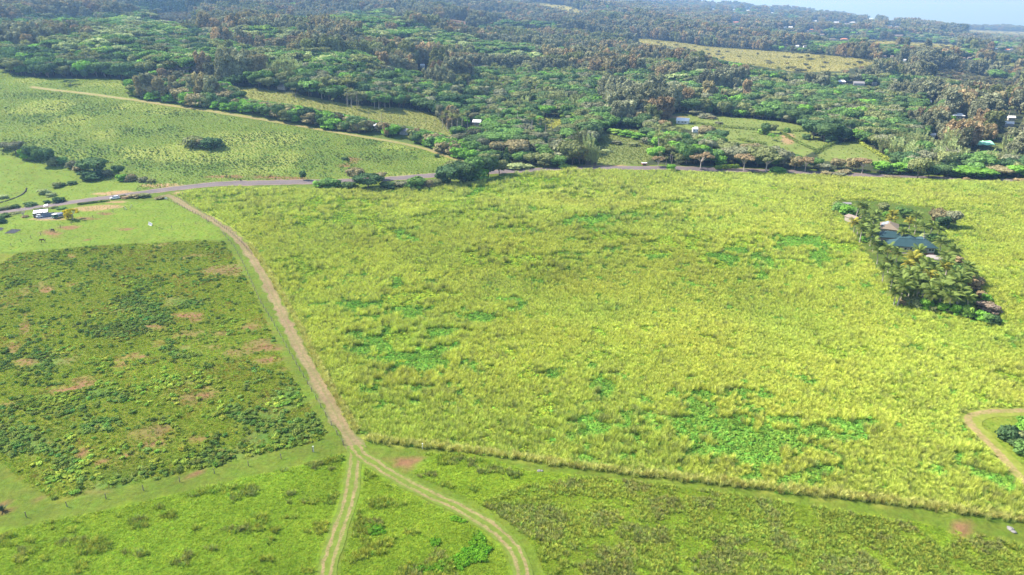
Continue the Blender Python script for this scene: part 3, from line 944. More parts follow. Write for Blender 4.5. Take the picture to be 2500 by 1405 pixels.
TREES['broadleaf'] = [broadleaf(101, wide=1.0), broadleaf(102, wide=1.2), broadleaf(103, wide=0.9), broadleaf(104, wide=1.35)]
TREES['ironwood'] = [ironwood(111), ironwood(112), ironwood(113, h=18.0)]
TREES['umbrella'] = [umbrella(121), umbrella(122, wide=1.2), umbrella(123, wide=0.8)]
TREES['shrub'] = [shrub(131), shrub(132), shrub(133)]
TREES['palm'] = [far_palm(141), far_palm(161, 11.0)]
TREES['conifer'] = [conifer(151), conifer(152)]
TREES['bamboo'] = [bamboo(171), bamboo(172)]
TREES['bare'] = [bare(181)]
HT = {'broadleaf': 10.0, 'ironwood': 18.0, 'umbrella': 13.0, 'shrub': 4.0, 'palm': 11.0, 'conifer': 16.0, 'bamboo': 14.0, 'bare': 9.0}


def mesh_from(name, v, f, mat):
    me = bpy.data.meshes.new(name)
    me.from_pydata([tuple(p) for p in np.asarray(v).tolist()], [], [tuple(int(k) for k in q_) for q_ in f])
    me.materials.append(mat)
    me.update()
    return me


TREE_MESH = {}
for kind, lst in TREES.items():
    TREE_MESH[kind] = []
    for i, (t, v, f) in enumerate(lst):
        tm = t.mesh(kind + '_trunk', M['palebark'] if kind in ('palm', 'bare', 'umbrella') else M['bark'])
        cm = mesh_from(kind + '_crown', v, f, M['palebark'] if kind == 'bare' else (M['frond'] if kind == 'palm' else M['leaf']))
        TREE_MESH[kind].append((tm, cm))


def proto_collection(name, meshes):
    c_ = bpy.data.collections.new(name)
    for i, me in enumerate(meshes):
        o = bpy.data.objects.new('%s_%02d' % (name, i), me)
        c_.objects.link(o)
    return c_


def joined(kind, i):
    t, v, f = TREES[kind][i]
    b_ = MB(); b_.v = list(t.v); b_.f = list(t.f); b_.m = [0] * len(t.f)
    b_.add(v, [tuple(int(k) for k in q_) for q_ in f], 1)
    tm, cm = TREE_MESH[kind][i]
    return b_.mesh(kind + '_whole', [tm.materials[0], cm.materials[0]])


def scatter(name, label_kind, coll, pos, rot, scl, tint, idx):
    """one object of countless plants: points carrying instances of the collection's shapes"""
    me = bpy.data.meshes.new(name)
    n = len(pos)
    me.vertices.add(n)
    me.vertices.foreach_set('co', np.asarray(pos, np.float32).ravel())
    for an, ty, data, key in (('rot', 'FLOAT_VECTOR', rot, 'vector'), ('scl', 'FLOAT_VECTOR', scl, 'vector'), ('tint', 'FLOAT_VECTOR', tint, 'vector')):
        a_ = me.attributes.new(an, ty, 'POINT'); a_.data.foreach_set(key, np.asarray(data, np.float32).ravel())
    a_ = me.attributes.new('idx', 'INT', 'POINT'); a_.data.foreach_set('value', np.asarray(idx, np.int32))
    me.update()
    o = link(name, me)
    g = bpy.data.node_groups.new(name + '_nodes', 'GeometryNodeTree')
    g.interface.new_socket('Geometry', in_out='INPUT', socket_type='NodeSocketGeometry')
    g.interface.new_socket('Geometry', in_out='OUTPUT', socket_type='NodeSocketGeometry')
    gi = g.nodes.new('NodeGroupInput'); go = g.nodes.new('NodeGroupOutput')
    ci = g.nodes.new('GeometryNodeCollectionInfo')
    ci.inputs['Collection'].default_value = coll
    ci.inputs['Separate Children'].default_value = True
    ci.inputs['Reset Children'].default_value = True
    ip = g.nodes.new('GeometryNodeInstanceOnPoints')
    ip.inputs['Pick Instance'].default_value = True
    g.links.new(gi.outputs[0], ip.inputs['Points']); g.links.new(ci.outputs[0], ip.inputs['Instance'])
    for an, ty, sock in (('idx', 'INT', 'Instance Index'), ('rot', 'FLOAT_VECTOR', 'Rotation'), ('scl', 'FLOAT_VECTOR', 'Scale')):
        na = g.nodes.new('GeometryNodeInputNamedAttribute'); na.data_type = ty
        na.inputs['Name'].default_value = an
        src = na.outputs['Attribute']
        if sock == 'Rotation':
            er = g.nodes.new('FunctionNodeEulerToRotation'); g.links.new(src, er.inputs[0]); src = er.outputs[0]
        g.links.new(src, ip.inputs[sock])
    g.links.new(ip.outputs[0], go.inputs[0])
    md = o.modifiers.new('plants', 'NODES'); md.node_group = g
    o['kind'] = 'stuff'; o['label'] = label_kind
    return o


def grid_points(x0, x1, y0, y1, step, rng, jit=0.9):
    gx_ = np.arange(x0, x1, step); gy_ = np.arange(y0, y1, step)
    a, b_ = np.meshgrid(gx_, gy_)
    a = a.ravel() + rng.uniform(-0.5, 0.5, a.size) * step * jit; b_ = b_.ravel() + rng.uniform(-0.5, 0.5, b_.size) * step * jit
    return a, b_


def bbox(wp, pad=0):
    a = np.array(wp)
    return a[:, 0].min() - pad, a[:, 0].max() + pad, a[:, 1].min() - pad, a[:, 1].max() + pad


# ------------------------------------------------------------------ grass and weeds
def grass_mesh(name, *a, **k):
    v, f = blade_tuft(*a, **k)
    return mesh_from(name, v, f, M['grass'])


def weed_mesh(name, seed, h, n, leaf):
    L = round_lobes(seed, h * 0.75, h * 0.5, h * 0.42, 5, 0.65, 0.6)
    v, f = leafcloud(seed, L, n, leaf, under=0.4, up=0.3)
    return mesh_from(name, v, f, M['leaf'])


C_TALL = proto_collection('tall_tuft', [grass_mesh('tall_tuft', 201 + i, 46, 2.0, 0.70, 0.034, lean=(0.20, -0.08), droop=0.7, base=0.5) for i in range(6)])
C_TUSS = proto_collection('tussock', [grass_mesh('tussock', 221 + i, 30, 0.75, 0.42, 0.030, lean=(0.15, -0.05), droop=0.6, base=0.25) for i in range(5)])
C_SHORT = proto_collection('short_tuft', [grass_mesh('short_tuft', 241 + i, 26, 0.30, 0.30, 0.026, lean=(0.1, 0.0), droop=0.6, base=0.3) for i in range(5)])
C_WEED = proto_collection('weed', [weed_mesh('weed', 261 + i, 0.9, 90, 0.16) for i in range(5)])
C_VINE = proto_collection('vine', [weed_mesh('vine', 281 + i, 0.42, 60, 0.15) for i in range(4)])

KEEP_OUT = [(ROAD, 4.4), (TRACK, 2.4), (BRANCH_L, 2.1), (BRANCH_R, 2.1), (EAST, 1.8), (HILLTRACK, 2.8)]


def clear_of_tracks(x, y, extra=0.0):
    ok = np.ones(len(x), bool)
    for line, r in KEEP_OUT:
        lo = line.min(0) - 6; hi = line.max(0) + 6
        s_ = (x > lo[0]) & (x < hi[0]) & (y > lo[1]) & (y < hi[1])
        if s_.any():
            dd = dist_line(x[s_], y[s_], line[::2])
            ok[np.where(s_)[0][dd < r + extra]] = False
    return ok


def emit(name, label, coll, nvar, x, y, scale, tint, rng, zscale=None, lift=-0.03, tilt=0.06):
    n = len(x)
    z = height(x, y) + lift
    rot = np.stack([rng.normal(0, tilt, n), rng.normal(0, tilt, n), rng.uniform(0, 6.283, n)], 1)
    if zscale is None:
        zscale = scale
    scl = np.stack([scale, scale, zscale], 1)
    return scatter(name, label, coll, np.stack([x, y, z], 1), rot, scl, np.clip(tint, 0.005, 0.9), rng.integers(0, nvar, n))


def in_view(x, y, pad=150):
    px, py, d = project(x, y, height(x, y))
    return (px > -pad) & (px < 2500 + pad) & (py < 1405 + pad) & (py > -50), px, py


def tints(base, n, rng, x, y, k=0.14, seed=5, warm=0.08, patch=0.26):
    t = np.array(base)[None] * (1 + rng.normal(0, k, n))[:, None]
    m = (fbm(x / 16.0, y / 14.0, seed, 3) - 0.5) * 2
    t = t * (1 + patch * m)[:, None]
    wv = rng.normal(0, warm, n) + (fbm(x / 27.0, y / 22.0, seed + 3, 2) - 0.5) * 0.16
    t[:, 0] *= 1 + wv
    return t


# --- the tall grass field
rg = np.random.default_rng(11)
xs = []; ys = []
wp = world_poly(TALL)
x0, x1, y0, y1 = bbox(wp)
x1 = min(x1, 470)
for lo, hi, st in ((y0, 190, 0.70), (190, 270, 0.80), (270, 360, 0.95), (360, y1, 1.15)):
    a, b_ = grid_points(x0, x1, lo, hi, st, rg)
    xs.append(a); ys.append(b_)
x = np.concatenate(xs); y = np.concatenate(ys)
vis, px, py = in_view(x, y)
ok = vis & inpoly(px, py, TALL) & ~inpoly(px, py, YARD) & ~inpoly(px, py, LAWN_E)
x, y, px, py = x[ok], y[ok], px[ok], py[ok]
ok = clear_of_tracks(x, y, 0.6)
x, y, px, py = x[ok], y[ok], px[ok], py[ok]
g = gapness(x, y, px, py)
clump = fbm(x / 5.5, y / 5.0, 71, 2)
dense = fbm(x / 22.0, y / 20.0, 73, 2)
rough = roughness(x, y, px, py)
fine = fbm(x / 2.6, y / 2.3, 72, 2)
thin = fine < 0.24 + 0.27 * rough
tallm = ((g < 0.28) & ~thin) | ((clump > 0.66) & (g < 0.62) & (fine > 0.5))
low = ~tallm
n = tallm.sum()
tx, ty, tg = x[tallm], y[tallm], g[tallm]
near_gap = np.clip((tg - 0.02) / 0.25, 0, 1); near_gap = np.maximum(near_gap, rough[tallm] * 0.8)
sc_ = (0.56 + 0.24 * clump[tallm] + 0.30 * rough[tallm]) * rg.uniform(0.75, 1.2, n) * np.where(ty > 360, 1.22, 1.0) * np.where(ty > 270, 1.12, 1.0)
zs = sc_ * (0.80 + 0.30 * clump[tallm] + 0.30 * near_gap)
tt = tints((0.43, 0.50, 0.10), n, rg, tx, ty, 0.10, 75, 0.03, 0.10)
tt *= (0.88 + 0.24 * fbm(tx / 60.0, ty / 45.0, 78, 2))[:, None]  # broad tone drift painted in for the shading of the field's hollows
pale = np.clip((420 - py[tallm]) / -200, 0, 1)
tt *= (1.08 - 0.06 * np.clip((ty - 150) / 250, 0, 1))[:, None]
dull = rg.random(n) < (0.06 + 0.24 * near_gap + 0.06 * (dense[tallm] > 0.58))
tt[dull] *= np.array([0.62, 0.62, 0.95])
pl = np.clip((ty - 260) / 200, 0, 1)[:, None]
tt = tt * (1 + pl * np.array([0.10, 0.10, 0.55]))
# the outer rows, facing the lanes, are taller, drier and paler
for pts in ([(890, 1078), (1150, 1107), (1400, 1143), (1700, 1179), (2000, 1213), (2300, 1249), (2540, 1280)], [(608, 600), (640, 645), (690, 730), (740, 822), (800, 940), (868, 1058)]):
    ln_ = lines_world(pts, 0.42)
    k_ = len(ln_)
    for w_ in (0.3, 1.1):
        ex = ln_[:, 0] + rg.normal(0, 0.3, k_); ey = ln_[:, 1] + w_ + rg.normal(0, 0.35, k_)
        es = rg.uniform(0.6, 0.95, k_)
        et = np.array((0.50, 0.52, 0.17))[None] * rg.uniform(0.75, 1.2, (k_, 1))
        et[rg.random(k_) < 0.2] *= np.array([0.75, 0.66, 0.6])
        tx = np.concatenate([tx, ex]); ty = np.concatenate([ty, ey]); sc_ = np.concatenate([sc_, es]); zs = np.concatenate([zs, es * rg.uniform(0.85, 1.25, k_)]); tt = np.vstack([tt, et])
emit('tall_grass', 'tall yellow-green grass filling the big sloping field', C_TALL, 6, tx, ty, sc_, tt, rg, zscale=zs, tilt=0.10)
# low creeping vines and fresh grass in the gaps
rl = np.random.default_rng(12)
lx, ly = x[low], y[low]
lx = np.concatenate([lx + rl.uniform(-.5, .5, len(lx)) for _ in range(2)]); ly = np.concatenate([ly + rl.uniform(-.5, .5, len(ly)) for _ in range(2)])
n = len(lx)
lt = tints((0.185, 0.345, 0.05), n, rl, lx, ly, 0.18, 77, 0.12)
yel = fbm(lx / 30.0, ly / 30.0, 79, 2) + np.where(ly > 230, 0.12, -0.06)
lt = np.where((yel > 0.53)[:, None], lt * np.array([1.7, 1.2, 1.0]), lt)
emit('low_vines', 'low bright green creepers in the gaps of the tall grass', C_VINE, 4, lx, ly, rl.uniform(0.6, 1.5, n), lt, rl, zscale=rl.uniform(0.4, 1.2, n))

# --- left pasture: yellow-green tussocks, dark weeds, bare soil left open
rp = np.random.default_rng(13)
wp = world_poly(PASTURE)
x0, x1, y0, y1 = bbox(wp)
x, y = grid_points(max(x0, -190), x1, y0, y1, 0.62, rp)
vis, px, py = in_view(x, y)
ok = vis & inpoly(px, py, PASTURE)
x, y, px, py = x[ok], y[ok], px[ok], py[ok]
n2 = fbm(x / 11.0, y / 9.0, 52, 3); n1 = fbm(x / 38.0, y / 30.0, 51, 3)
soil = (blobs(px, py, SOIL) + (n2 - 0.5) * 0.7 > 0.45) | ((n2 > 0.68) & (n1 > 0.5))
dk = blobs(px, py, DARKW) + (fbm(x / 5.0, y / 5.0, 81, 3) - 0.5) * 1.5
weed = (rp.random(len(x)) < np.clip((dk - 0.05) * 1.15, 0.015, 0.9)) & ~soil
keep = ~soil | (rp.random(len(x)) < 0.35)
gr = keep & ~weed
n = gr.sum()
tt = tints((0.255, 0.325, 0.034), n, rp, x[gr], y[gr], 0.16, 83, 0.12)
brown = (fbm(x[gr] / 14.0, y[gr] / 12.0, 84, 3) > 0.60) | soil[gr]
tt = np.where((brown & (rp.random(n) < 0.4))[:, None], tt * np.array([1.05, 0.62, 1.2]), tt)
emit('pasture_grass', 'rough yellow-green grass of the weedy left pasture', C_SHORT, 5, x[gr], y[gr], rp.uniform(0.8, 1.5, n), tt, rp, zscale=rp.uniform(0.7, 1.6, n), tilt=0.2)
wsel = (weed & (rp.random(len(x)) < 0.62)) | (keep & (rp.random(len(x)) < 0.018))
n = wsel.sum()
hsc = rp.uniform(0.40, 0.95, n)
tt = tints((0.150, 0.225, 0.046), n, rp, x[wsel], y[wsel], 0.18, 85, 0.15)
lite = fbm(x[wsel] / 12.0, y[wsel] / 10.0, 86, 2) > 0.58
tt = np.where(lite[:, None], tt * np.array([1.5, 1.4, 1.0]), tt)
emit('pasture_weeds', 'dark green leafy weeds spreading over the left pasture', C_WEED, 5, x[wsel], y[wsel], hsc, tt, rp, zscale=hsc * rp.uniform(0.7, 1.2, n), tilt=0.15)

# --- foreground pastures
rf = np.random.default_rng(14)
x, y = grid_points(-130, 200, 66, 150, 0.42, rf)
vis, px, py = in_view(x, y, 60)
inL = inpoly(px, py, FRONT_L); inW = inpoly(px, py, WEDGE); inR = inpoly(px, py, FRONT_R); inO = inpoly(px, py, OLIVE)
ok = vis & (inL | inW | inR)
x, y, px, py, inO, inR, inW = x[ok], y[ok], px[ok], py[ok], inO[ok], inR[ok], inW[ok]
ok = clear_of_tracks(x, y, 0.3)
x, y, px, py, inO, inR, inW = x[ok], y[ok], px[ok], py[ok], inO[ok], inR[ok], inW[ok]
soil = blobs(px, py, SOIL) > 0.4
cl = fbm(x / 4.2, y / 3.6, 91, 3); cl2 = fbm(x / 14.0, y / 12.0, 92, 2)
tuss = (inO & (cl + 0.25 * cl2 > 0.46)) | (~inO & (cl * 0.6 + cl2 * 0.4 > 0.635) & (rf.random(len(x)) < 0.85))
CLUMPS = [(187, 1274), (160, 1296), (196, 1327), (258, 1336), (285, 1260), (336, 1274), (356, 1285), (338, 1354), (391, 1238), (445, 1198), (463, 1211), (534, 1191), (583, 1187), (614, 1198), (707, 1207), (707, 1229), (752, 1227), (634, 1263), (703, 1265), (672, 1296), (569, 1296), (698, 1149), (738, 1131), (765, 1142), (818, 1147), (778, 1127), (107, 1363), (49, 1367), (654, 1367), (440, 1376), (30, 1330), (60, 1345), (70, 1322), (20, 1308), (210, 1320), (230, 1345), (310, 1350), (360, 1350), (420, 1260), (520, 1340), (600, 1340), (480, 1290), (740, 1300), (1100, 1130), (1150, 1140), (1050, 1160), (1020, 1168), (1180, 1152), (1230, 1150), (940, 1170), (955, 1185), (1090, 1184), (1160, 1195), (1260, 1160), (935, 1350), (925, 1330), (860, 1370), (1005, 1300), (1340, 1350), (1330, 1370)]
tuss |= (blobs(px, py, [(a_, b_, 15 + (i_ * 7) % 13, 5 + (i_ * 5) % 6) for i_, (a_, b_) in enumerate(CLUMPS)]) + (cl - 0.5) * 2.0 > 0.52) & ~inO
tuss &= ~soil
short = ~tuss & (~soil | (rf.random(len(x)) < 0.3))
n = short.sum()
tt = tints((0.275, 0.36, 0.034), n, rf, x[short], y[short], 0.14, 93, 0.08)
emit('meadow_grass', 'short fresh green grass of the foreground pastures', C_SHORT, 5, x[short], y[short], rf.uniform(0.7, 1.3, n), tt, rf, zscale=rf.uniform(0.45, 1.0, n), tilt=0.2)
n = tuss.sum()
tt = tints((0.335, 0.385, 0.066), n, rf, x[tuss], y[tuss], 0.15, 95, 0.10)
grey = (fbm(x[tuss] / 6.0, y[tuss] / 5.0, 96, 2) > 0.56)
tt = np.where((grey & (rf.random(n) < 0.75))[:, None], tt * np.array([0.84, 0.76, 1.35]), tt)
ss = rf.uniform(0.6, 1.15, n)
tt = np.where(~inO[tuss][:, None], tt * np.array([1.02, 1.04, 1.0]), tt)
emit('tussock_grass', 'olive tussocks of coarse grass standing in the foreground pastures', C_TUSS, 5, x[tuss], y[tuss], ss, tt, rf, zscale=ss * rf.uniform(0.7, 1.2, n) * np.where(inO[tuss], 1.1, 1.3), tilt=0.2)
# bright weed patches in the wedge between the forks
WPATCH = [(1180, 1300, 30, 30), (1165, 1340, 40, 30), (1065, 1325, 22, 18), (1150, 1360, 50, 30), (915, 1295, 22, 16), (1050, 1390, 40, 14), (1130, 1265, 26, 14), (1080, 1375, 30, 12)]
wsel = inW & (blobs(px, py, WPATCH) + (fbm(x / 3.0, y / 3.0, 97, 2) - 0.5) > 0.55) & (rf.random(len(x)) < 0.55)
n = wsel.sum()
emit('bright_weeds', 'bright green low weeds between the two track forks', C_WEED, 5, x[wsel], y[wsel], rf.uniform(0.4, 0.8, n), tints((0.12, 0.27, 0.02), n, rf, x[wsel], y[wsel], 0.12, 98), rf)

# --- hillside pasture beyond the road
rh = np.random.default_rng(15)
wp = world_poly([p for p in HILL if -1 <= p[0] <= 1200]); x0, x1, y0, y1 = bbox(wp)
x, y = grid_points(-560, x1, 300, y1, 1.55, rh)
vis, px, py = in_view(x, y, 60)
inl = inpoly(px, py, LAWN_W)
ok = vis & inpoly(px, py, HILL)
x, y, px, py, inl = x[ok], y[ok], px[ok], py[ok], inl[ok]
ok = clear_of_tracks(x, y, 0.5)
x, y, px, py, inl = x[ok], y[ok], px[ok], py[ok], inl[ok]
n2 = fbm(x / 11.0, y / 9.0, 52, 3)
dk = blobs(px, py, HILLDARK) + (n2 - 0.5) * 1.4 + (fbm(x / 5.0, y / 5.0, 101, 2) - 0.5) * 0.6
weed = (rh.random(len(x)) < np.clip((dk - 0.15) * 0.6, 0.008, 0.30)) & ~inl
gr = ~weed & (~inl | (rh.random(len(x)) < 0.25))
n = gr.sum()
tt = tints((0.27, 0.33, 0.065), n, rh, x[gr], y[gr], 0.14, 103, 0.08)
tt = np.where((fbm(x[gr] / 40.0, y[gr] / 30.0, 104, 2) > 0.52)[:, None], tt * np.array([1.28, 1.18, 1.3]), tt)
hd_ = np.clip(blobs(px[gr], py[gr], HILLDARK) + (n2[gr] - 0.5) * 0.5, 0, 1)  # shade of the slope, painted into the grass tint below
tt *= (1.06 - 0.42 * hd_)[:, None] * np.where(hd_[:, None] > 0.35, np.array([0.92, 1.0, 0.95]), 1.0)
emit('hillside_grass', 'pale green rough grass on the hillside beyond the road', C_TUSS, 5, x[gr], y[gr], rh.uniform(0.9, 1.8, n), tt, rh, zscale=rh.uniform(0.5, 1.3, n) * np.where(inl[gr], 0.4, 1.0), tilt=0.2)
n = weed.sum()
tt = tints((0.185, 0.255, 0.065), n, rh, x[weed], y[weed], 0.2, 105, 0.15)
emit('hillside_weeds', 'dark green scrubby weeds on the hillside beyond the road', C_WEED, 5, x[weed], y[weed], rh.uniform(0.45, 1.0, n), tt, rh, zscale=rh.uniform(0.5, 1.2, n), tilt=0.15)

# --- mown verges, paddock, yard: a thin scatter of clover and short tufts breaks up the sward
rm = np.random.default_rng(16)
x, y = grid_points(-230, 330, 100, 400, 1.7, rm)
vis, px, py = in_view(x, y, 30)
ok = vis & (inpoly(px, py, PADDOCK) | inpoly(px, py, YARD) | inpoly(px, py, LAWN_E))
x, y = x[ok], y[ok]
ok = clear_of_tracks(x, y, 0.3); x, y = x[ok], y[ok]
n = len(x)
emit('lawn_tufts', 'short grass of the mown paddock and yard', C_SHORT, 5, x, y, rm.uniform(0.8, 1.6, n), tints((0.175, 0.27, 0.032), n, rm, x, y, 0.12, 107), rm, zscale=rm.uniform(0.3, 0.8, n), tilt=0.2)
# --- distant clearings
rc = np.random.default_rng(17)
AX, AY, AT, AS = [], [], [], []
for poly, kind in CLEARINGS:
    if kind in ('redearth',):
        continue
    wpp = world_poly(poly)
    a, b_ = np.array(wpp).T
    cy_ = b_.mean()
    st = 2.2 if cy_ < 700 else (5.0 if cy_ < 1500 else 9.0)
    x, y = grid_points(a.min(), a.max(), b_.min(), b_.max(), st, rc)
    px, py, d_ = project(x, y, height(x, y))
    ok = inpoly(px, py, poly)
    x, y = x[ok], y[ok]
    if kind == 'lawn':
        s_ = rc.random(len(x)) < 0.2; x, y = x[s_], y[s_]
    AX.append(x); AY.append(y); AT.append(np.array(PAL[kind])[None] * rc.uniform(0.8, 1.25, (len(x), 1))); AS.append(np.full(len(x), st * 0.75))
x = np.concatenate(AX); y = np.concatenate(AY); tt = np.vstack(AT); ss = np.concatenate(AS) * rc.uniform(0.6, 1.3, len(x))
emit('clearing_grass', 'pale rough grass of the distant clearings', C_TUSS, 5, x, y, ss, tt, rc, zscale=np.minimum(ss, 2.2) * 0.7, tilt=0.2)

rb_ = np.random.default_rng(18)
DPX, DPY = [], []
for poly, kd in CLEARINGS:
    if kd in ('dry', 'drybrush'):
        a = np.array(poly); m_ = int(26 if kd == 'dry' else 90)
        qx = rb_.uniform(a[:, 0].min(), a[:, 0].max(), 6 * m_); qy = rb_.uniform(a[:, 1].min(), a[:, 1].max(), 6 * m_)
        s_ = inpoly(qx, qy, poly); DPX.append(qx[s_][:m_ * 3]); DPY.append(qy[s_][:m_ * 3])
x, y, _z = at(np.concatenate(DPX), np.concatenate(DPY))
n = len(x)
emit('clearing_scrub', 'small dark bushes dotted over the distant dry clearings', C_WEED, 5, x, y, rb_.uniform(3.0, 8.0, n), tints((0.12, 0.12, 0.055), n, rb_, x, y, 0.2, 119), rb_, zscale=rb_.uniform(2.0, 5.5, n))
# ------------------------------------------------------------------ trees
TINT = {
    'dark': (0.050, 0.088, 0.026), 'deep': (0.038, 0.075, 0.026), 'green': (0.070, 0.135, 0.025), 'bright': (0.095, 0.195, 0.024), 'olive': (0.110, 0.125, 0.040),
    'brown': (0.152, 0.130, 0.058), 'rust': (0.180, 0.130, 0.062), 'grey': (0.122, 0.128, 0.068), 'pale': (0.190, 0.225, 0.080), 'lime': (0.135, 0.205, 0.034), 'yellow': (0.62, 0.50, 0.02), 'pinkgrey': (0.145, 0.11, 0.075),
}
WORD = {'dark': 'dark green', 'deep': 'deep green', 'green': 'green', 'bright': 'bright green', 'olive': 'olive', 'brown': 'brownish', 'rust': 'rusty brown', 'grey': 'grey-green', 'pale': 'pale green', 'lime': 'lime green', 'yellow': 'bright yellow', 'pinkgrey': 'pinkish grey'}
KNAME = {'broadleaf': 'broadleaf_tree', 'ironwood': 'feathery_tree', 'umbrella': 'umbrella_tree', 'shrub': 'shrub', 'palm': 'palm_tree', 'conifer': 'conifer_tree', 'bamboo': 'bamboo_clump', 'bare': 'bare_tree'}
KWORD = {'broadleaf': 'broadleaf tree', 'ironwood': 'feathery tree', 'umbrella': 'flat-topped tree', 'shrub': 'shrub', 'palm': 'palm', 'conifer': 'narrow conifer', 'bamboo': 'bamboo clump', 'bare': 'leafless tree'}
KCAT = {'broadleaf': 'tree', 'ironwood': 'tree', 'umbrella': 'tree', 'shrub': 'shrub', 'palm': 'palm', 'conifer': 'conifer', 'bamboo': 'bamboo', 'bare': 'tree'}
def _soft(c, k=0.30, m=1.95):
    l_ = 0.3 * c[0] + 0.6 * c[1] + 0.1 * c[2]
    return tuple(m * (a_ * (1 - k) + l_ * k) for a_ in c)


TINT = {k_: (_soft(v_, 0.04 if k_ in ('bright', 'lime') else 0.13) if k_ != 'yellow' else v_) for k_, v_ in TINT.items()}
rt = np.random.default_rng(21)
PLANTED = []      # every individually built tree: dict(obj, px, py, kind, tone, region)


def plant(kind, pos, h, tone, wide=1.0, variant=None, region='', rz=None, tint=None, label=None, group=None):
    v_ = int(rt.integers(0, len(TREE_MESH[kind]))) if variant is None else variant
    tm, cm = TREE_MESH[kind][v_]
    s_ = h / HT[kind]
    o = link(KNAME[kind], None, None, tuple(pos), float(rt.uniform(0, 6.283)) if rz is None else rz, (s_ * wide, s_ * wide, s_))
    o.empty_display_size = 0.5
    t_ = np.array(TINT[tone] if tint is None else tint) * (1 + rt.normal(0, 0.10))
    link('trunk', tm, o)
    c_ = link('branches' if kind == 'bare' else 'crown', cm, o)
    if kind == 'bare':
        c_['kind'] = 'stuff'
    c_['tint'] = [float(k) for k in t_]
    o['category'] = KCAT[kind]
    a, b_, d_ = project(*[np.array([k]) for k in pos])
    PLANTED.append(dict(o=o, px=float(a[0]), py=float(b_[0]), kind=kind, tone=tone, region=region, h=h, label=label, group=group))
    return o


def stand(px, py, hpx, kind, tone, wpx=None, region='', variant=None, label=None):
    """a particular tree of the photograph: foot pixel, height and width in pixels"""
    p = at1(px, py)
    d_ = depth_of(p)
    h = hpx * d_ / FOC / math.cos(PITCH * 0.6)
    wide = 1.0
    if wpx:
        basew = {'broadleaf': 1.0, 'ironwood': 0.66, 'umbrella': 1.35, 'shrub': 1.35, 'palm': 0.7, 'conifer': 0.3, 'bamboo': 0.7, 'bare': 0.9}[kind]
        wide = (wpx * d_ / FOC) / (h * basew)
    return plant(kind, p - Vector((0, 0, 0.05)), h, tone, wide, variant, region, label=label)


R1 = 'in the left hedgerow'
for a in [(39, 374, 30, 'broadleaf', 'grey', 36), (10, 366, 20, 'broadleaf', 'grey', 24), (63, 390, 27, 'shrub', 'bright', 26), (79, 388, 34, 'broadleaf', 'dark', 30), (90, 393, 24, 'shrub', 'green', 24), (116, 402, 44, 'broadleaf', 'dark', 50), (132, 404, 22, 'shrub', 'olive', 26),
          (153, 402, 20, 'shrub', 'green', 26), (176, 411, 19, 'shrub', 'grey', 26), (193, 417, 16, 'shrub', 'brown', 26), (232, 426, 42, 'broadleaf', 'dark', 56), (222, 438, 22, 'shrub', 'deep', 52), (246, 433, 20, 'shrub', 'deep', 30), (260, 431, 17, 'shrub', 'grey', 26), (291, 431, 30, 'broadleaf', 'dark', 26),
          (302, 442, 18, 'shrub', 'bright', 30), (323, 442, 19, 'shrub', 'brown', 28), (350, 445, 14, 'shrub', 'grey', 26), (370, 446, 9, 'shrub', 'olive', 22)]:
    stand(*a, region=R1)
R2 = 'on the left mown slope'
for a in [(108, 474, 13, 'shrub', 'pale', 26), (140, 458, 14, 'shrub', 'olive', 22), (153, 454, 8, 'shrub', 'dark', 14), (176, 450, 8, 'shrub', 'dark', 22), (126, 480, 10, 'shrub', 'pale', 24), (143, 495, 15, 'shrub', 'deep', 30), (116, 497, 9, 'shrub', 'dark', 16), (74, 504, 10, 'shrub', 'dark', 30),
          (36, 509, 10, 'shrub', 'dark', 24), (18, 512, 10, 'shrub', 'olive', 24), (3, 514, 9, 'shrub', 'olive', 20), (8, 484, 9, 'shrub', 'pale', 24), (12, 573 - 42, 9, 'shrub', 'dark', 26)]:
    stand(*a, region=R2)
R3 = 'alone on the hillside'
for a in [(472, 357, 25, 'shrub', 'olive', 50), (515, 361, 27, 'shrub', 'deep', 56), (494, 359, 22, 'shrub', 'brown', 30), (173, 208, 13, 'umbrella', 'dark', 32), (842, 390, 7, 'shrub', 'dark', 18), (1066, 384, 8, 'shrub', 'dark', 14)]:
    stand(*a, region=R3)
R4 = 'along the middle road verge'
for a in [(806, 457, 24, 'shrub', 'green', 56), (780, 456, 16, 'shrub', 'bright', 30), (854, 458, 15, 'shrub', 'dark', 40), (899, 459, 36, 'broadleaf', 'deep', 62), (868, 442, 34, 'broadleaf', 'brown', 40), (930, 441, 22, 'broadleaf', 'brown', 26), (947, 459, 16, 'shrub', 'dark', 40), (982, 457, 17, 'shrub', 'grey', 40), (1015, 459, 28, 'shrub', 'green', 50),
          (1048, 457, 20, 'shrub', 'brown', 30), (1066, 454, 18, 'shrub', 'olive', 30), (740, 440, 24, 'broadleaf', 'dark', 20), (1100, 449, 48, 'broadleaf', 'deep', 54), (1128, 446, 54, 'broadleaf', 'dark', 56), (1160, 440, 58, 'broadleaf', 'green', 64), (1192, 434, 56, 'broadleaf', 'dark', 60), (1219, 426, 38, 'broadleaf', 'olive', 40), (1112, 430, 40, 'broadleaf', 'olive', 44), (1080, 448, 28, 'shrub', 'deep', 34),
          (1172, 440, 30, 'shrub', 'bright', 44), (1140, 446, 26, 'shrub', 'deep', 40)]:
    stand(*a, region=R4)
R5 = 'in the grove behind the road bend'
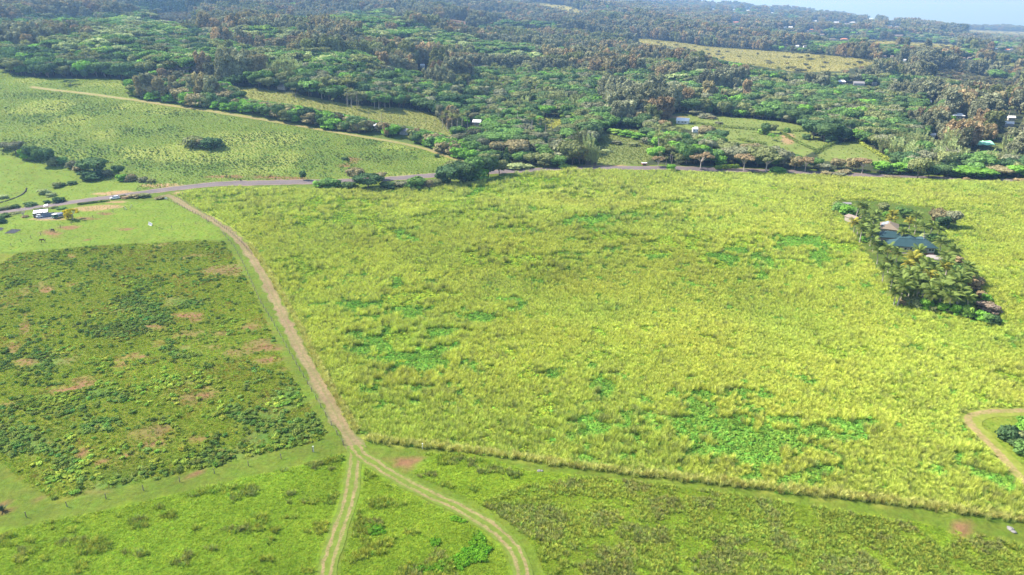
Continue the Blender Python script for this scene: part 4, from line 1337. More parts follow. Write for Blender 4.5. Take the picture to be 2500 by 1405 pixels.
for a in [(1096, 364, 32, 'broadleaf', 'brown', 40), (1121, 386, 27, 'shrub', 'bright', 44), (1150, 388, 24, 'shrub', 'bright', 44), (1170, 388, 20, 'shrub', 'green', 36), (1215, 379, 36, 'broadleaf', 'brown', 44), (1263, 386, 46, 'broadleaf', 'brown', 66), (1237, 398, 38, 'conifer', 'dark', 16), (1225, 396, 26, 'conifer', 'deep', 18), (1295, 395, 28, 'broadleaf', 'deep', 22),
          (1330, 408, 34, 'broadleaf', 'olive', 60), (1362, 408, 30, 'broadleaf', 'green', 40), (1397, 404, 62, 'broadleaf', 'olive', 70), (1370, 396, 58, 'broadleaf', 'grey', 56), (1415, 402, 50, 'broadleaf', 'brown', 50), (1436, 404, 72, 'bamboo', 'pale', 36), (1452, 404, 46, 'bamboo', 'pale', 28), (1420, 380, 66, 'bamboo', 'olive', 40), (1376, 410, 10, 'shrub', 'lime', 30), (1262, 412, 14, 'shrub', 'pale', 40), (1240, 411, 12, 'shrub', 'pale', 36),
          (1285, 411, 10, 'shrub', 'pale', 30), (1160, 362, 34, 'broadleaf', 'dark', 60), (1200, 356, 34, 'broadleaf', 'green', 60), (1240, 358, 36, 'broadleaf', 'green', 60), (1280, 362, 36, 'broadleaf', 'dark', 56), (1310, 372, 32, 'broadleaf', 'olive', 50), (1390, 300, 26, 'umbrella', 'lime', 40), (1325, 276, 16, 'umbrella', 'lime', 36), (1355, 282, 26, 'broadleaf', 'pinkgrey', 28)]:
    stand(*a, region=R5)
R6 = 'in the right roadside row'
for a in [(1606, 408, 27, 'umbrella', 'rust', 34), (1639, 415, 15, 'shrub', 'bright', 22), (1710, 411, 42, 'umbrella', 'rust', 54), (1760, 403, 24, 'shrub', 'bright', 26), (1735, 400, 30, 'broadleaf', 'green', 36), (1815, 418, 44, 'umbrella', 'rust', 58), (1870, 420, 48, 'umbrella', 'olive', 70), (1900, 420, 12, 'shrub', 'bright', 42), (1965, 420, 38, 'umbrella', 'rust', 42), (1940, 416, 36, 'broadleaf', 'brown', 40),
          (1850, 405, 50, 'broadleaf', 'olive', 64), (1912, 410, 44, 'broadleaf', 'grey', 50), (1790, 400, 44, 'broadleaf', 'grey', 60), (1770, 384, 40, 'broadleaf', 'olive', 50), (1830, 382, 34, 'broadleaf', 'brown', 50), (1880, 386, 30, 'broadleaf', 'grey', 50), (2044, 413, 27, 'broadleaf', 'brown', 40), (2080, 419, 35, 'broadleaf', 'brown', 46), (2104, 424, 40, 'umbrella', 'rust', 50), (2148, 423, 30, 'broadleaf', 'bright', 52),
          (2200, 425, 28, 'broadleaf', 'bright', 64), (2240, 437, 56, 'broadleaf', 'olive', 52), (2266, 434, 32, 'broadleaf', 'deep', 40), (2312, 431, 28, 'broadleaf', 'dark', 54), (2380, 433, 27, 'broadleaf', 'bright', 90), (2440, 431, 28, 'broadleaf', 'brown', 56), (2484, 433, 32, 'broadleaf', 'bright', 64), (2345, 431, 24, 'shrub', 'bright', 44), (2180, 424, 18, 'shrub', 'dark', 40), (2412, 432, 18, 'shrub', 'green', 40),
          (2010, 416, 18, 'shrub', 'grey', 40), (2060, 424, 11, 'shrub', 'brown', 30), (2170, 436, 8, 'shrub', 'brown', 24), (2190, 437, 7, 'shrub', 'brown', 18), (2358, 441, 8, 'shrub', 'rust', 16), (2490, 444, 9, 'shrub', 'rust', 26), (2018, 427, 9, 'shrub', 'brown', 30), (2050, 430, 9, 'shrub', 'grey', 30)]:
    stand(*a, region=R6)
R7 = 'on the open lawn'
for a in [(1868, 330, 30, 'broadleaf', 'dark', 30), (1862, 328, 16, 'shrub', 'lime', 30), (1882, 326, 24, 'broadleaf', 'olive', 26), (1884, 343, 18, 'umbrella', 'bright', 26), (1922, 324, 13, 'shrub', 'green', 16), (1968, 341, 14, 'shrub', 'dark', 22), (1836, 343, 7, 'bare', 'grey', 10), (1755, 303, 6, 'shrub', 'grey', 20), (1735, 290, 8, 'shrub', 'brown', 30), (1700, 282, 13, 'broadleaf', 'grey', 30), (1720, 288, 11, 'shrub', 'grey', 36)]:
    stand(*a, region=R7)
R7b = 'right of the open lawn'
for a in [(1985, 340, 50, 'broadleaf', 'deep', 56), (2012, 346, 48, 'broadleaf', 'dark', 54), (2040, 346, 44, 'broadleaf', 'deep', 46), (1996, 326, 40, 'broadleaf', 'olive', 50), (2060, 344, 30, 'broadleaf', 'green', 36), (1968, 318, 30, 'broadleaf', 'dark', 40), (2028, 350, 20, 'shrub', 'deep', 30)]:
    stand(*a, region=R7b)
R7c = 'in the grassy gap right of the bend'
for a in [(1530, 332, 14, 'shrub', 'bright', 40), (1560, 338, 14, 'shrub', 'bright', 40), (1500, 326, 12, 'shrub', 'lime', 36), (1580, 350, 16, 'shrub', 'grey', 40), (1465, 345, 10, 'shrub', 'olive', 24), (1505, 352, 9, 'shrub', 'grey', 26), (1546, 356, 9, 'shrub', 'olive', 30), (1480, 372, 8, 'shrub', 'pale', 30), (1590, 372, 12, 'shrub', 'olive', 30)]:
    stand(*a, region=R7c)
R8 = 'on the green mound'
for a in [(1615, 372, 44, 'broadleaf', 'bright', 60), (1650, 366, 46, 'broadleaf', 'green', 60), (1640, 384, 40, 'broadleaf', 'bright', 56), (1672, 386, 38, 'broadleaf', 'dark', 50), (1700, 392, 40, 'broadleaf', 'bright', 56), (1735, 372, 46, 'broadleaf', 'green', 60), (1720, 340, 34, 'broadleaf', 'brown', 44), (1622, 326, 34, 'broadleaf', 'rust', 34), (1600, 392, 36, 'broadleaf', 'bright', 44), (1750, 352, 36, 'broadleaf', 'deep', 44), (1690, 362, 36, 'broadleaf', 'grey', 44), (1625, 345, 36, 'broadleaf', 'olive', 50)]:
    stand(*a, region=R8)
R9 = 'around the walled house yard'
for a in [(2052, 514, 20, 'shrub', 'green', 40), (2042, 506, 14, 'shrub', 'olive', 24), (2066, 522, 22, 'shrub', 'bright', 36), (2084, 524, 18, 'shrub', 'green', 30), (2156, 520, 26, 'broadleaf', 'olive', 34), (2205, 532, 28, 'broadleaf', 'green', 34), (2168, 530, 14, 'shrub', 'bright', 30), (2290, 552, 44, 'broadleaf', 'brown', 46), (2315, 556, 46, 'broadleaf', 'grey', 48), (2300, 560, 36, 'broadleaf', 'deep', 44), (2284, 548, 40, 'bamboo', 'rust', 40),
          (2280, 588, 18, 'shrub', 'green', 36), (2262, 582, 12, 'shrub', 'pale', 30), (2160, 600, 14, 'shrub', 'deep', 22), (2116, 590, 16, 'shrub', 'bright', 28), (2230, 544, 10, 'shrub', 'lime', 26), (2344, 668, 22, 'shrub', 'green', 40),
          (2376, 706, 30, 'shrub', 'rust', 40), (2385, 696, 24, 'shrub', 'brown', 36), (2396, 726, 16, 'shrub', 'rust', 26), (2408, 734, 18, 'shrub', 'bright', 22), (2418, 762, 24, 'shrub', 'pinkgrey', 44), (2400, 752, 18, 'shrub', 'pinkgrey', 36), (2262, 757, 32, 'shrub', 'bright', 32), (2276, 762, 18, 'shrub', 'olive', 20), (2300, 762, 26, 'shrub', 'bright', 30), (2330, 770, 32, 'shrub', 'bright', 26), (2358, 774, 34, 'shrub', 'lime', 30), (2316, 766, 18, 'shrub', 'olive', 22), (2376, 774, 20, 'shrub', 'olive', 20),
          (2396, 784, 28, 'shrub', 'bright', 32), (2412, 788, 26, 'shrub', 'green', 32), (2424, 792, 24, 'shrub', 'deep', 30), (2235, 748, 24, 'shrub', 'olive', 40), (2216, 745, 22, 'shrub', 'olive', 30), (2205, 744, 14, 'shrub', 'rust', 24), (2338, 640, 16, 'shrub', 'rust', 24)]:
    stand(*a, region=R9)
R10 = 'beside the right mown path'
for a in [(2458, 1074, 42, 'shrub', 'deep', 50), (2474, 1086, 30, 'shrub', 'dark', 36), (2497, 1050, 34, 'shrub', 'bright', 40), (2500, 1110, 40, 'shrub', 'green', 46), (2484, 1076, 30, 'shrub', 'olive', 36)]:
    stand(*a, region=R10)
stand(178, 537, 30, 'umbrella', 'yellow', 34, label='bright yellow flowering tree beside the parked truck')
stand(169, 536, 22, 'shrub', 'yellow', 18, label='small bright yellow bush at the back of the parked truck')
stand(58, 531, 26, 'bare', 'pinkgrey', 24, label='leafless pinkish tree left of the white-roofed carport')
for a, lb in [((300, 482, 7, 'shrub', 'olive', 14), 'low olive shrub right of the parked car'), ((330, 482, 9, 'shrub', 'brown', 30), 'brown scrubby bush by the paddock entrance'), ((352, 481, 10, 'shrub', 'olive', 30), 'olive bush right of the brown scrub by the paddock entrance'), ((390, 486, 7, 'shrub', 'brown', 22), 'brown bush beside the paddock gate'), ((310, 484, 6, 'shrub', 'rust', 24), 'rusty dead brush on the verge between car and paddock gate'),
              ((150, 511, 6, 'shrub', 'green', 24), 'clipped shrub in the row by the roadside stand'), ((135, 509, 6, 'shrub', 'olive', 16), 'small olive shrub right of the roadside stand'), ((94, 513, 6, 'shrub', 'olive', 20), 'olive shrub left of the roadside stand'), ((36, 523, 5, 'shrub', 'olive', 22), 'low hedge shrub near the leafless tree'), ((62, 531, 5, 'shrub', 'rust', 16), 'dry brush at the foot of the leafless tree'), ((14, 527, 8, 'shrub', 'dark', 12), 'dark round shrub at the road verge'),
              ((2, 545, 16, 'shrub', 'deep', 24), 'deep green shrub at the yard edge below the road')]:
    stand(*a, label=lb)

# palms that stand apart in the middle distance
for a in [(901, 297, 26), (932, 303, 36), (953, 292, 15), (976, 296, 15), (994, 296, 18), (1015, 304, 15), (1040, 306, 15), (1062, 310, 17), (814, 260, 16)]:
    stand(*a, 'palm', 'olive', None, 'on the small lawn')
for a in [(848, 262, 34), (858, 264, 36), (872, 262, 32), (915, 266, 30), (925, 266, 34), (940, 266, 30), (952, 265, 28), (722, 240, 20), (715, 238, 18), (1082, 304, 18)]:
    stand(*a, 'palm', 'grey', None, 'above the small lawn palms')
for a in [(1092, 318, 40), (1104, 322, 44), (1116, 326, 46), (1128, 320, 44), (1142, 318, 40), (1080, 316, 34), (1192, 312, 30), (1216, 308, 34), (1236, 316, 30), (1262, 312, 40), (1276, 300, 36), (1290, 310, 38), (1300, 320, 40), (1318, 332, 44), (1298, 334, 46), (1332, 330, 36), (1345, 330, 32), (1376, 330, 24), (1268, 284, 36), (1240, 284, 36), (1210, 282, 34), (1180, 290, 30), (1156, 292, 30), (1450, 284, 26), (1436, 284, 22)]:
    stand(*a, 'palm', 'olive', None, 'in the grove behind the road bend')
for a in [(2145, 356, 22), (2182, 338, 20), (2206, 342, 22), (2236, 344, 24), (2265, 346, 20), (2290, 352, 22), (2306, 352, 22), (2336, 352, 22), (2360, 346, 20), (2385, 346, 18), (2460, 292, 26), (2472, 290, 24), (2270, 408, 24), (2302, 410, 22), (1626, 404, 20), (1640, 400, 24), (2050, 284, 16), (2072, 286, 18)]:
    stand(*a, 'palm', 'olive', None, 'in the wood right of the lawns')

# ------------------------------------------------------------------ the woods: bases spread over the land outside the clearings
HOUSE_GAPS = []        # filled from the list of distant houses: px, py, half width px, height px
DIST = [  # px, py(base), width px, roof, wall, kind
    (2340, 290, 28, 'white_roof', 'cream_wall', 'hip', 'large white-roofed house in the wood on the far right'), (2276, 339, 13, 'white_roof', 'white_wall', 'gable', 'small white house among palms left of the mint green cover'),
    (2266, 256, 16, 'white_roof', 'grey_wall', 'gable', 'pale-roofed house above the big white-roofed house'), (2210, 267, 9, 'white_roof', 'white_wall', 'gable', 'tiny white cottage hidden in trees left of the pale-roofed house'),
    (2470, 295, 16, 'white_roof', 'grey_wall', 'gable', 'white-roofed shed under the palms at the right edge'), (2462, 310, 22, 'white_roof', 'grey_wall', 'gable', 'long low white roof at the right edge below the white shed'),
    (1665, 303, 31, 'white_roof', 'white_wall', 'gable', 'white gabled house on the bright lawn'), (1699, 324, 18, 'white_roof', 'white_wall', 'hip', 'small white house half hidden below the gabled one'),
    (1163, 307, 22, 'white_roof', 'cream_wall', 'gable', 'house with bright white roof in the palm grove'), (986, 330, 22, 'grey_roof', 'grey_wall', 'gable', 'grey-roofed house in the hedgerow trees'),
    (916, 316, 12, 'white_roof', 'white_wall', 'gable', 'white shed roof left of the grey-roofed house'), (686, 220, 23, 'grey_roof', 'cream_wall', 'hip', 'low house at the end of the upper meadow'),
    (836, 294, 6, 'white_roof', 'grey_wall', 'gable', 'tiny white roof in the hedgerow'), (1032, 166, 12, 'white_roof', 'white_wall', 'gable', 'small white roof deep in the brown wood'),
    (2054, 205, 20, 'white_roof', 'cream_wall', 'hip', 'white-roofed house in the wood below the big dry clearing'), (2097, 209, 26, 'grey_roof', 'grey_wall', 'gable', 'long grey roof between two white-roofed houses'), (2136, 209, 11, 'white_roof', 'white_wall', 'gable', 'small white house right of the long grey roof'),
    (2034, 99, 18, 'tan_roof', 'cream_wall', 'hip', 'tan hip-roofed house on the far plain'), (2062, 99, 17, 'orange_roof', 'cream_wall', 'hip', 'brownish hip-roofed house right of the tan one'), (2193, 90, 20, 'pink_roof', 'cream_wall', 'gable', 'long pale roof on the far plain'),
    (1920, 113, 11, 'tan_roof', 'cream_wall', 'hip', 'tan roof at the top of the big dry clearing'), (1946, 116, 8, 'white_roof', 'white_wall', 'gable', 'white roof right of the tan roof above the dry clearing'), (1966, 116, 8, 'grey_roof', 'white_wall', 'gable', 'grey roof above the dry clearing'),
    (2006, 87, 11, 'pink_roof', 'cream_wall', 'gable', 'pale pinkish roof on the far plain'), (1981, 75, 10, 'orange_roof', 'white_wall', 'hip', 'orange-roofed white house on the far plain'), (1970, 79, 9, 'pink_roof', 'cream_wall', 'gable', 'cream roof left of the orange-roofed house'),
    (1795, 57, 16, 'orange_roof', 'cream_wall', 'gable', 'long orange roof high on the far flank'), (1917, 69, 8, 'white_roof', 'white_wall', 'gable', 'white roof on the far flank, right of the orange one'), (1930, 69, 10, 'white_roof', 'cream_wall', 'gable', 'second white roof right of the orange one'),
    (1989, 54, 10, 'white_roof', 'cream_wall', 'gable', 'white roof near the skyline, leftmost of its village'), (2022, 53, 8, 'pink_roof', 'cream_wall', 'gable', 'pale roof near the skyline'), (2042, 57, 11, 'white_roof', 'cream_wall', 'gable', 'bright roof near the skyline, second of the village'), (2068, 60, 11, 'pink_roof', 'white_wall', 'gable', 'pinkish roof near the skyline'), (2081, 57, 12, 'white_roof', 'cream_wall', 'gable', 'rightmost bright roof of the skyline village'),
    (2126, 48, 12, 'white_roof', 'cream_wall', 'gable', 'pale roofs just under the skyline'), (2174, 50, 9, 'pink_roof', 'cream_wall', 'gable', 'pinkish roof just under the skyline'), (2172, 66, 10, 'white_roof', 'white_wall', 'gable', 'white roof left of the far dry strip'), (2190, 67, 8, 'pink_roof', 'white_wall', 'gable', 'small pinkish roof near the far dry strip'),
    (2090, 82, 6, 'white_roof', 'white_wall', 'gable', 'tiny white roof above the brownish house'), (2159, 142, 8, 'pink_roof', 'cream_wall', 'gable', 'pink roof right of the pale farm track'), (2178, 142, 7, 'pink_roof', 'cream_wall', 'gable', 'second pink roof right of the pale farm track'), (2209, 151, 5, 'white_roof', 'white_wall', 'gable', 'tiny white roof in dark trees'),
    (2354, 146, 9, 'tan_roof', 'cream_wall', 'hip', 'cream house left of the far conifer block'), (2368, 145, 10, 'pink_roof', 'cream_wall', 'hip', 'pale house beside the far conifer block'), (2432, 122, 9, 'white_roof', 'cream_wall', 'gable', 'pale roof far right beyond the brushland'), (2458, 125, 12, 'orange_roof', 'white_wall', 'gable', 'reddish roof far right beyond the brushland'), (2470, 123, 8, 'pink_roof', 'white_wall', 'gable', 'small pinkish roof at the far right'),
    (1741, 24, 6, 'white_roof', 'white_wall', 'gable', 'tiny white roof high on the far ridge'), (1792, 25, 6, 'white_roof', 'white_wall', 'gable', 'second tiny white roof on the far ridge'), (1825, 27, 9, 'white_roof', 'white_wall', 'gable', 'white roof on the far ridge, third from the left'), (1885, 33, 7, 'white_roof', 'white_wall', 'gable', 'white roof on the far ridge, rightmost'),
]


def covered(px, py, top, hedge, half):
    """does a tree standing at px, py (foot) up to pixel row top hide an open clearing or a house?"""
    bad = np.zeros(px.shape, bool)
    for poly, kind in CLEARINGS:
        a = np.array(poly); lo = a.min(0); hi = a.max(0)
        s_ = (px > lo[0] - 4) & (px < hi[0] + 4) & (py > lo[1] - 4) & (top < hi[1] + 4)
        if not s_.any():
            continue
        i_ = np.where(s_)[0]
        for k in ((0.0, 0.35) if kind == 'redearth' else (0.0, 0.35, 0.7, 0.95)):
            yy = py[i_] + (top[i_] - py[i_]) * k
            bad[i_] |= inpoly(px[i_], yy, poly) & ~(hedge[i_] & (k > 0.2))
            if 0.3 < k < 0.8 and kind != 'redearth':
                for e_ in (-0.6, 0.6):
                    bad[i_] |= inpoly(px[i_] + e_ * half[i_], yy, poly) & ~hedge[i_]
    for (a, b_, w_, *_r) in DIST + [(2400, 365, 54)]:
        hh = max(5, min(w_ * 0.5, 14))
        s_ = (np.abs(px - a) < w_ * 0.55 + 1 + half) & (py > b_ - 2) & (top < b_ - 0.12 * hh)
        bad |= s_
        bad |= (np.abs(px - a) < w_ * 0.5) & (np.abs(py - b_) < 3)
    return bad


WX, WY = [], []
for lo, hi, st in ((380, 620, 6.2), (620, 900, 7.0), (900, 1500, 9.0), (1500, 2600, 12.5), (2600, 4000, 16.0), (4000, 5900, 19.0)):
    a, b_ = grid_points(-0.92 * hi - 30, 0.92 * hi + 30, lo, hi, st, rt)
    s_ = np.abs(a) < 0.90 * b_ + 40
    WX.append(a[s_]); WY.append(b_[s_])
a, b_ = grid_points(-420, 20, 380, 760, 4.2, rt)
p_, q_, _ = project(a, b_, height(a, b_))
s_ = inpoly(p_, q_, [(310, 215), (395, 185), (520, 200), (640, 244), (760, 263), (860, 283), (1000, 308), (1090, 336), (1150, 396), (1070, 372), (850, 327), (600, 286), (330, 243)])
WX.append(a[s_]); WY.append(b_[s_])
wx = np.concatenate(WX); wy = np.concatenate(WY)
wz = height(wx, wy)
wpx, wpy, wd = project(wx, wy, wz)
ok = inpoly(wpx, wpy, FOREST) & (wd > 300) & (wz > SEA_Z + 5)
wx, wy, wz, wpx, wpy, wd = wx[ok], wy[ok], wz[ok], wpx[ok], wpy[ok], wd[ok]
ok = clear_of_tracks(wx, wy, 3.0)
wx, wy, wz, wpx, wpy, wd = wx[ok], wy[ok], wz[ok], wpx[ok], wpy[ok], wd[ok]
n = len(wx)
# which kind grows where: drifting stands, ironwoods upslope and far, palms and shrubs near the fields
sA = fbm(wx / 120.0, wy / 150.0, 301, 3); sB = fbm(wx / 90.0 + 50, wy / 110.0, 303, 3); sC = fbm(wx / 45.0, wy / 50.0, 305, 2)
HEDGE = [(310, 215), (395, 185), (520, 200), (640, 244), (760, 263), (860, 283), (1000, 308), (1090, 336), (1150, 396), (1070, 372), (850, 327), (600, 286), (330, 243)]
hed = inpoly(wpx, wpy, HEDGE)
UMB = [(330, 90, 150, 30), (250, 140, 140, 20), (900, 70, 120, 30), (1050, 125, 140, 26), (1120, 135, 120, 16), (650, 110, 130, 20), (950, 105, 90, 16), (520, 175, 140, 16), (1700, 215, 80, 14), (830, 170, 100, 14), (1230, 165, 90, 14)]
um = blobs(wpx, wpy, UMB)
BRN = [(250, 75, 130, 14), (330, 95, 90, 12), (560, 60, 160, 30), (700, 100, 130, 30), (800, 130, 130, 20), (980, 150, 120, 24), (1340, 175, 110, 20), (1420, 170, 60, 20), (1750, 215, 70, 30), (2000, 215, 120, 26), (2120, 255, 90, 26), (2380, 320, 90, 36), (2290, 310, 90, 20), (2280, 175, 90, 30), (1650, 125, 120, 18), (1880, 190, 80, 20), (2120, 185, 70, 18), (1280, 30, 200, 24), (1600, 60, 200, 24), (700, 20, 300, 24), (180, 30, 160, 30)]
bn = blobs(wpx, wpy, BRN)
r0 = rt.random(n)
kind = np.full(n, 'broadleaf', dtype=object)
kind[(sA + 0.30 * bn + 0.10 * sstep((wy - 700) / 900) > 0.575)] = 'ironwood'
kind[(um + (sB - 0.5) * 0.9 > 0.50) & ~hed] = 'umbrella'
kind[(sC > 0.70) & (wy < 900) & (r0 < 0.45)] = 'palm'
kind[(sB < 0.30) & (wy < 1100) & (r0 < 0.5)] = 'shrub'
kind[hed & (r0 < 0.62)] = 'shrub'
kind[hed & (r0 >= 0.62) & ((kind == 'umbrella') | (r0 < 0.88)) & (kind != 'palm')] = 'broadleaf'
BAMB = [(2200, 380, 60, 22), (2330, 390, 120, 20), (2430, 400, 60, 20), (1300, 262, 60, 14), (1390, 268, 40, 14), (690, 200, 40, 12)]
bb = blobs(wpx, wpy, BAMB)
kind[(bb > 0.35) & (r0 < 0.55)] = 'bamboo'
CON = [(430, 20, 140, 20), (2215, 225, 40, 12), (2440, 140, 22, 8), (2310, 160, 40, 6), (2020, 95, 40, 8)]
cn = blobs(wpx, wpy, CON)
kind[(cn > 0.5) & (r0 < 0.8)] = 'conifer'
kind[(r0 > 0.994)] = 'bare'
hh = np.array([{'broadleaf': 10.5, 'ironwood': 17.5, 'umbrella': 13.5, 'shrub': 4.6, 'palm': 11.5, 'conifer': 16.0, 'bamboo': 12.5, 'bare': 9.5}[k] for k in kind])
hh = hh * rt.uniform(0.62, 1.38, n) * (0.8 + 0.45 * fbm(wx / 28.0, wy / 32.0, 313, 2)) * (1 + 0.35 * sstep((wy - 1200) / 2500))
hh = np.where(hed, hh * np.where(kind == 'shrub', 1.45, 0.80), hh)
hh = np.where((wy < 560) & ~hed, hh * 0.85, hh)
cap = np.interp(wpx, [300, 540, 600, 720, 850, 950, 1060, 1150], [150, 190, 240, 256, 279, 301, 322, 350])
room = (wpy - cap) * wd / FOC
low_ = hed & (room < 1.5)
hh = np.where(hed, np.minimum(hh, np.maximum(room, 1.5)), hh)
hh = np.where((wy < 640) & (wpx > 1060) & (wpx < 1420) & (kind != 'palm') & ~hed, hh * 0.78, hh)
_, tpy, _ = project(wx, wy, wz + hh)
bad = covered(wpx, wpy, tpy, hed, 0.42 * hh / wd * FOC)
# do not stand on the individually placed trees
mx = np.array([p['o'].location.x for p in PLANTED]); my = np.array([p['o'].location.y for p in PLANTED])
nearby = np.zeros(n, bool)
s_ = wy < 900
dm = np.full(s_.sum(), 1e9)
for a, b_ in zip(mx, my):
    np.minimum(dm, (wx[s_] - a) ** 2 + (wy[s_] - b_) ** 2, out=dm)
nearby[np.where(s_)[0]] = dm < 4.0 ** 2
# skyline kept as in the photograph
ok = ~bad & ~nearby & ~low_
wx, wy, wz, wpx, wpy, wd, kind, hh, hed, tpy, sA, sB, sC, bn, r0 = [q_[ok] for q_ in (wx, wy, wz, wpx, wpy, wd, kind, hh, hed, tpy, sA, sB, sC, bn, r0)]
n = len(wx)
r1 = rt.random(n); r2 = fbm(wx / 60.0, wy / 60.0, 309, 2)
tone = np.full(n, 'dark', dtype=object)
bl = kind == 'broadleaf'
tone[bl & (r1 < 0.35)] = 'olive'; tone[bl & (r1 < 0.13)] = 'grey'; tone[bl & (r1 > 0.62)] = 'green'; tone[bl & (r1 > 0.86)] = 'deep'; tone[bl & (r1 > 0.955)] = 'bright'
iw = kind == 'ironwood'
tone[iw] = 'brown'; tone[iw & (r1 < 0.30)] = 'grey'; tone[iw & (r1 > 0.78)] = 'rust'; tone[iw & (r2 > 0.62)] = 'grey'; tone[iw & (r2 < 0.36)] = 'olive'
um_ = kind == 'umbrella'
tone[um_] = 'green'; tone[um_ & (r1 > 0.8)] = 'pale'; tone[um_ & (r1 < 0.35)] = 'olive'; tone[um_ & (r1 < 0.06)] = 'lime'
sh_ = kind == 'shrub'
tone[sh_] = 'green'; tone[sh_ & (r1 < 0.30)] = 'bright'; tone[sh_ & (r1 > 0.72)] = 'olive'; tone[sh_ & (r1 > 0.92)] = 'brown'
tone[hed & sh_ & (r1 < 0.62)] = 'bright'; tone[hed & bl & (r1 < 0.25)] = 'brown'
tone[kind == 'palm'] = 'olive'; tone[kind == 'bamboo'] = 'pale'; tone[(kind == 'bamboo') & (r1 < 0.5)] = 'olive'; tone[kind == 'conifer'] = 'deep'; tone[kind == 'bare'] = 'pinkgrey'
T_ = np.array([TINT[t] for t in tone]) * np.clip(1 + rt.normal(0.02, 0.13, n) + (fbm(wx / 35.0, wy / 45.0, 311, 2) - 0.5) * 0.5, 0.5, 1.6)[:, None]
vis = (wpx > 0) & (wpx < 2500) & (tpy > -10) & (wpy > 0)
size = hh / wd * vis
single = np.zeros(n, bool)
for k in KNAME:
    i_ = np.where((kind == k) & vis & (size > 0))[0]
    have = sum(1 for p in PLANTED if p['kind'] == k)
    i_ = i_[np.argsort(-size[i_])][:max(0, 290 - have)]
    single[i_] = True


def region_of(px, py, hedge):
    if hedge:
        return 'along the hill track'
    if px < 560 and py < 205:
        return 'at the forest edge'
    if py > 395 and px > 1560:
        return 'in the right roadside row'
    if px > 1990:
        return 'in the wood right of the lawns' if py > 230 else 'in the far wood on the right'
    if px > 1560:
        return 'in the wood behind the lawns' if py < 300 else 'around the lawns'
    if px > 1060:
        return 'in the grove behind the road bend' if py > 250 else 'in the wood behind the grove'
    return 'in the wood behind the hill track'


for i in np.where(single)[0]:
    plant(kind[i], (wx[i], wy[i], wz[i] - 0.1), float(hh[i]), tone[i], float(rt.uniform(0.85, 1.25)), None, region_of(wpx[i], wpy[i], hed[i]), tint=T_[i])

# the mass of the forest
order = ['broadleaf', 'ironwood', 'umbrella', 'shrub', 'palm', 'conifer', 'bamboo', 'bare']
metas = []; start = {}
for k in order:
    start[k] = len(metas)
    for i in range(len(TREES[k])):
        metas.append(joined(k, i))
C_FOREST = proto_collection('forest_tree', metas)
ms = ~single
idx = np.array([start[k] + int(rt.integers(0, len(TREES[k]))) for k in kind[ms]])
sc_ = np.array([h_ / HT[k] for h_, k in zip(hh[ms], kind[ms])])
wide = sc_ * rt.uniform(0.85, 1.3, ms.sum()) * (1 + 0.35 * sstep((wy[ms] - 1200) / 2500))
nn_ = ms.sum()
scatter('forest', 'dense mixed forest covering the far slope to the skyline', C_FOREST, np.stack([wx[ms], wy[ms], wz[ms] - 0.1], 1), np.stack([np.zeros(nn_), np.zeros(nn_), rt.uniform(0, 6.283, nn_)], 1), np.stack([wide, wide, sc_], 1), T_[ms], idx)
print('forest', nn_, 'single', len(PLANTED))

# names for the trees: look, place, order from the left
ORD = lambda i: '%d%s' % (i, 'th' if 10 <= i % 100 <= 20 else {1: 'st', 2: 'nd', 3: 'rd'}.get(i % 10, 'th'))
PLANTED.sort(key=lambda p: p['px'])
groups = {}
for p in PLANTED:
    if p['label']:
        continue
    size_w = {'shrub': ('low', 'big', 4.2)}.get(p['kind'], ('small', 'tall', {'palm': 10, 'ironwood': 17, 'umbrella': 12, 'bamboo': 12}.get(p['kind'], 10)))
    sw = size_w[0] if p['h'] < size_w[2] else size_w[1]
    base = '%s %s %s %s' % (sw, WORD[p['tone']], KWORD[p['kind']], p['region'])
    groups.setdefault(base, []).append(p)
for base, lst in groups.items():
    for i, p in enumerate(lst):
        p['o']['label'] = base if len(lst) == 1 else base + ', %s from the left' % ORD(i + 1)
for p in PLANTED:
    if p['label']:
        p['o']['label'] = p['label']
    p['o']['group'] = {'broadleaf': 'broadleaf trees of the woods', 'ironwood': 'feathery brownish trees of the woods', 'umbrella': 'flat-topped trees of the woods', 'shrub': 'shrubs of the hedges and woods', 'palm': 'palms of the groves', 'conifer': 'narrow conifers', 'bamboo': 'bamboo clumps', 'bare': 'leafless trees'}[p['kind']]
# ------------------------------------------------------------------ buildings
def roof_solid(mb, x0, x1, y0, y1, ze, zr, hip=True, along='x', th=0.16, mi=0):
    """hip or gable roof over a rectangle, with thickness at the eaves"""
    if along == 'x':
        run = (y1 - y0) / 2
        r0 = (x0 + (run if hip else 0), (y0 + y1) / 2); r1 = (x1 - (run if hip else 0), (y0 + y1) / 2)
        v = [(x0, y0, ze), (x1, y0, ze), (x1, y1, ze), (x0, y1, ze), (*r0, zr), (*r1, zr)]
        f = [(0, 1, 5, 4), (1, 2, 5), (2, 3, 4, 5), (3, 0, 4)]
    else:
        run = (x1 - x0) / 2
        r0 = ((x0 + x1) / 2, y0 + (run if hip else 0)); r1 = ((x0 + x1) / 2, y1 - (run if hip else 0))
        v = [(x0, y0, ze), (x1, y0, ze), (x1, y1, ze), (x0, y1, ze), (*r0, zr), (*r1, zr)]
        f = [(0, 1, 4), (1, 2, 5, 4), (2, 3, 5), (3, 0, 4, 5)]
    vb = [(a, b_, c_ - th) for a, b_, c_ in v[:4]]
    mb.add(v + vb, f + [(0, 6, 7, 1), (1, 7, 8, 2), (2, 8, 9, 3), (3, 9, 6, 0), (9, 8, 7, 6)], mi)


def wall_box(mb, x0, x1, y0, y1, z0, z1, mi=0):
    mb.box(((x0 + x1) / 2, (y0 + y1) / 2, (z0 + z1) / 2), (x1 - x0, y1 - y0, z1 - z0), mi)


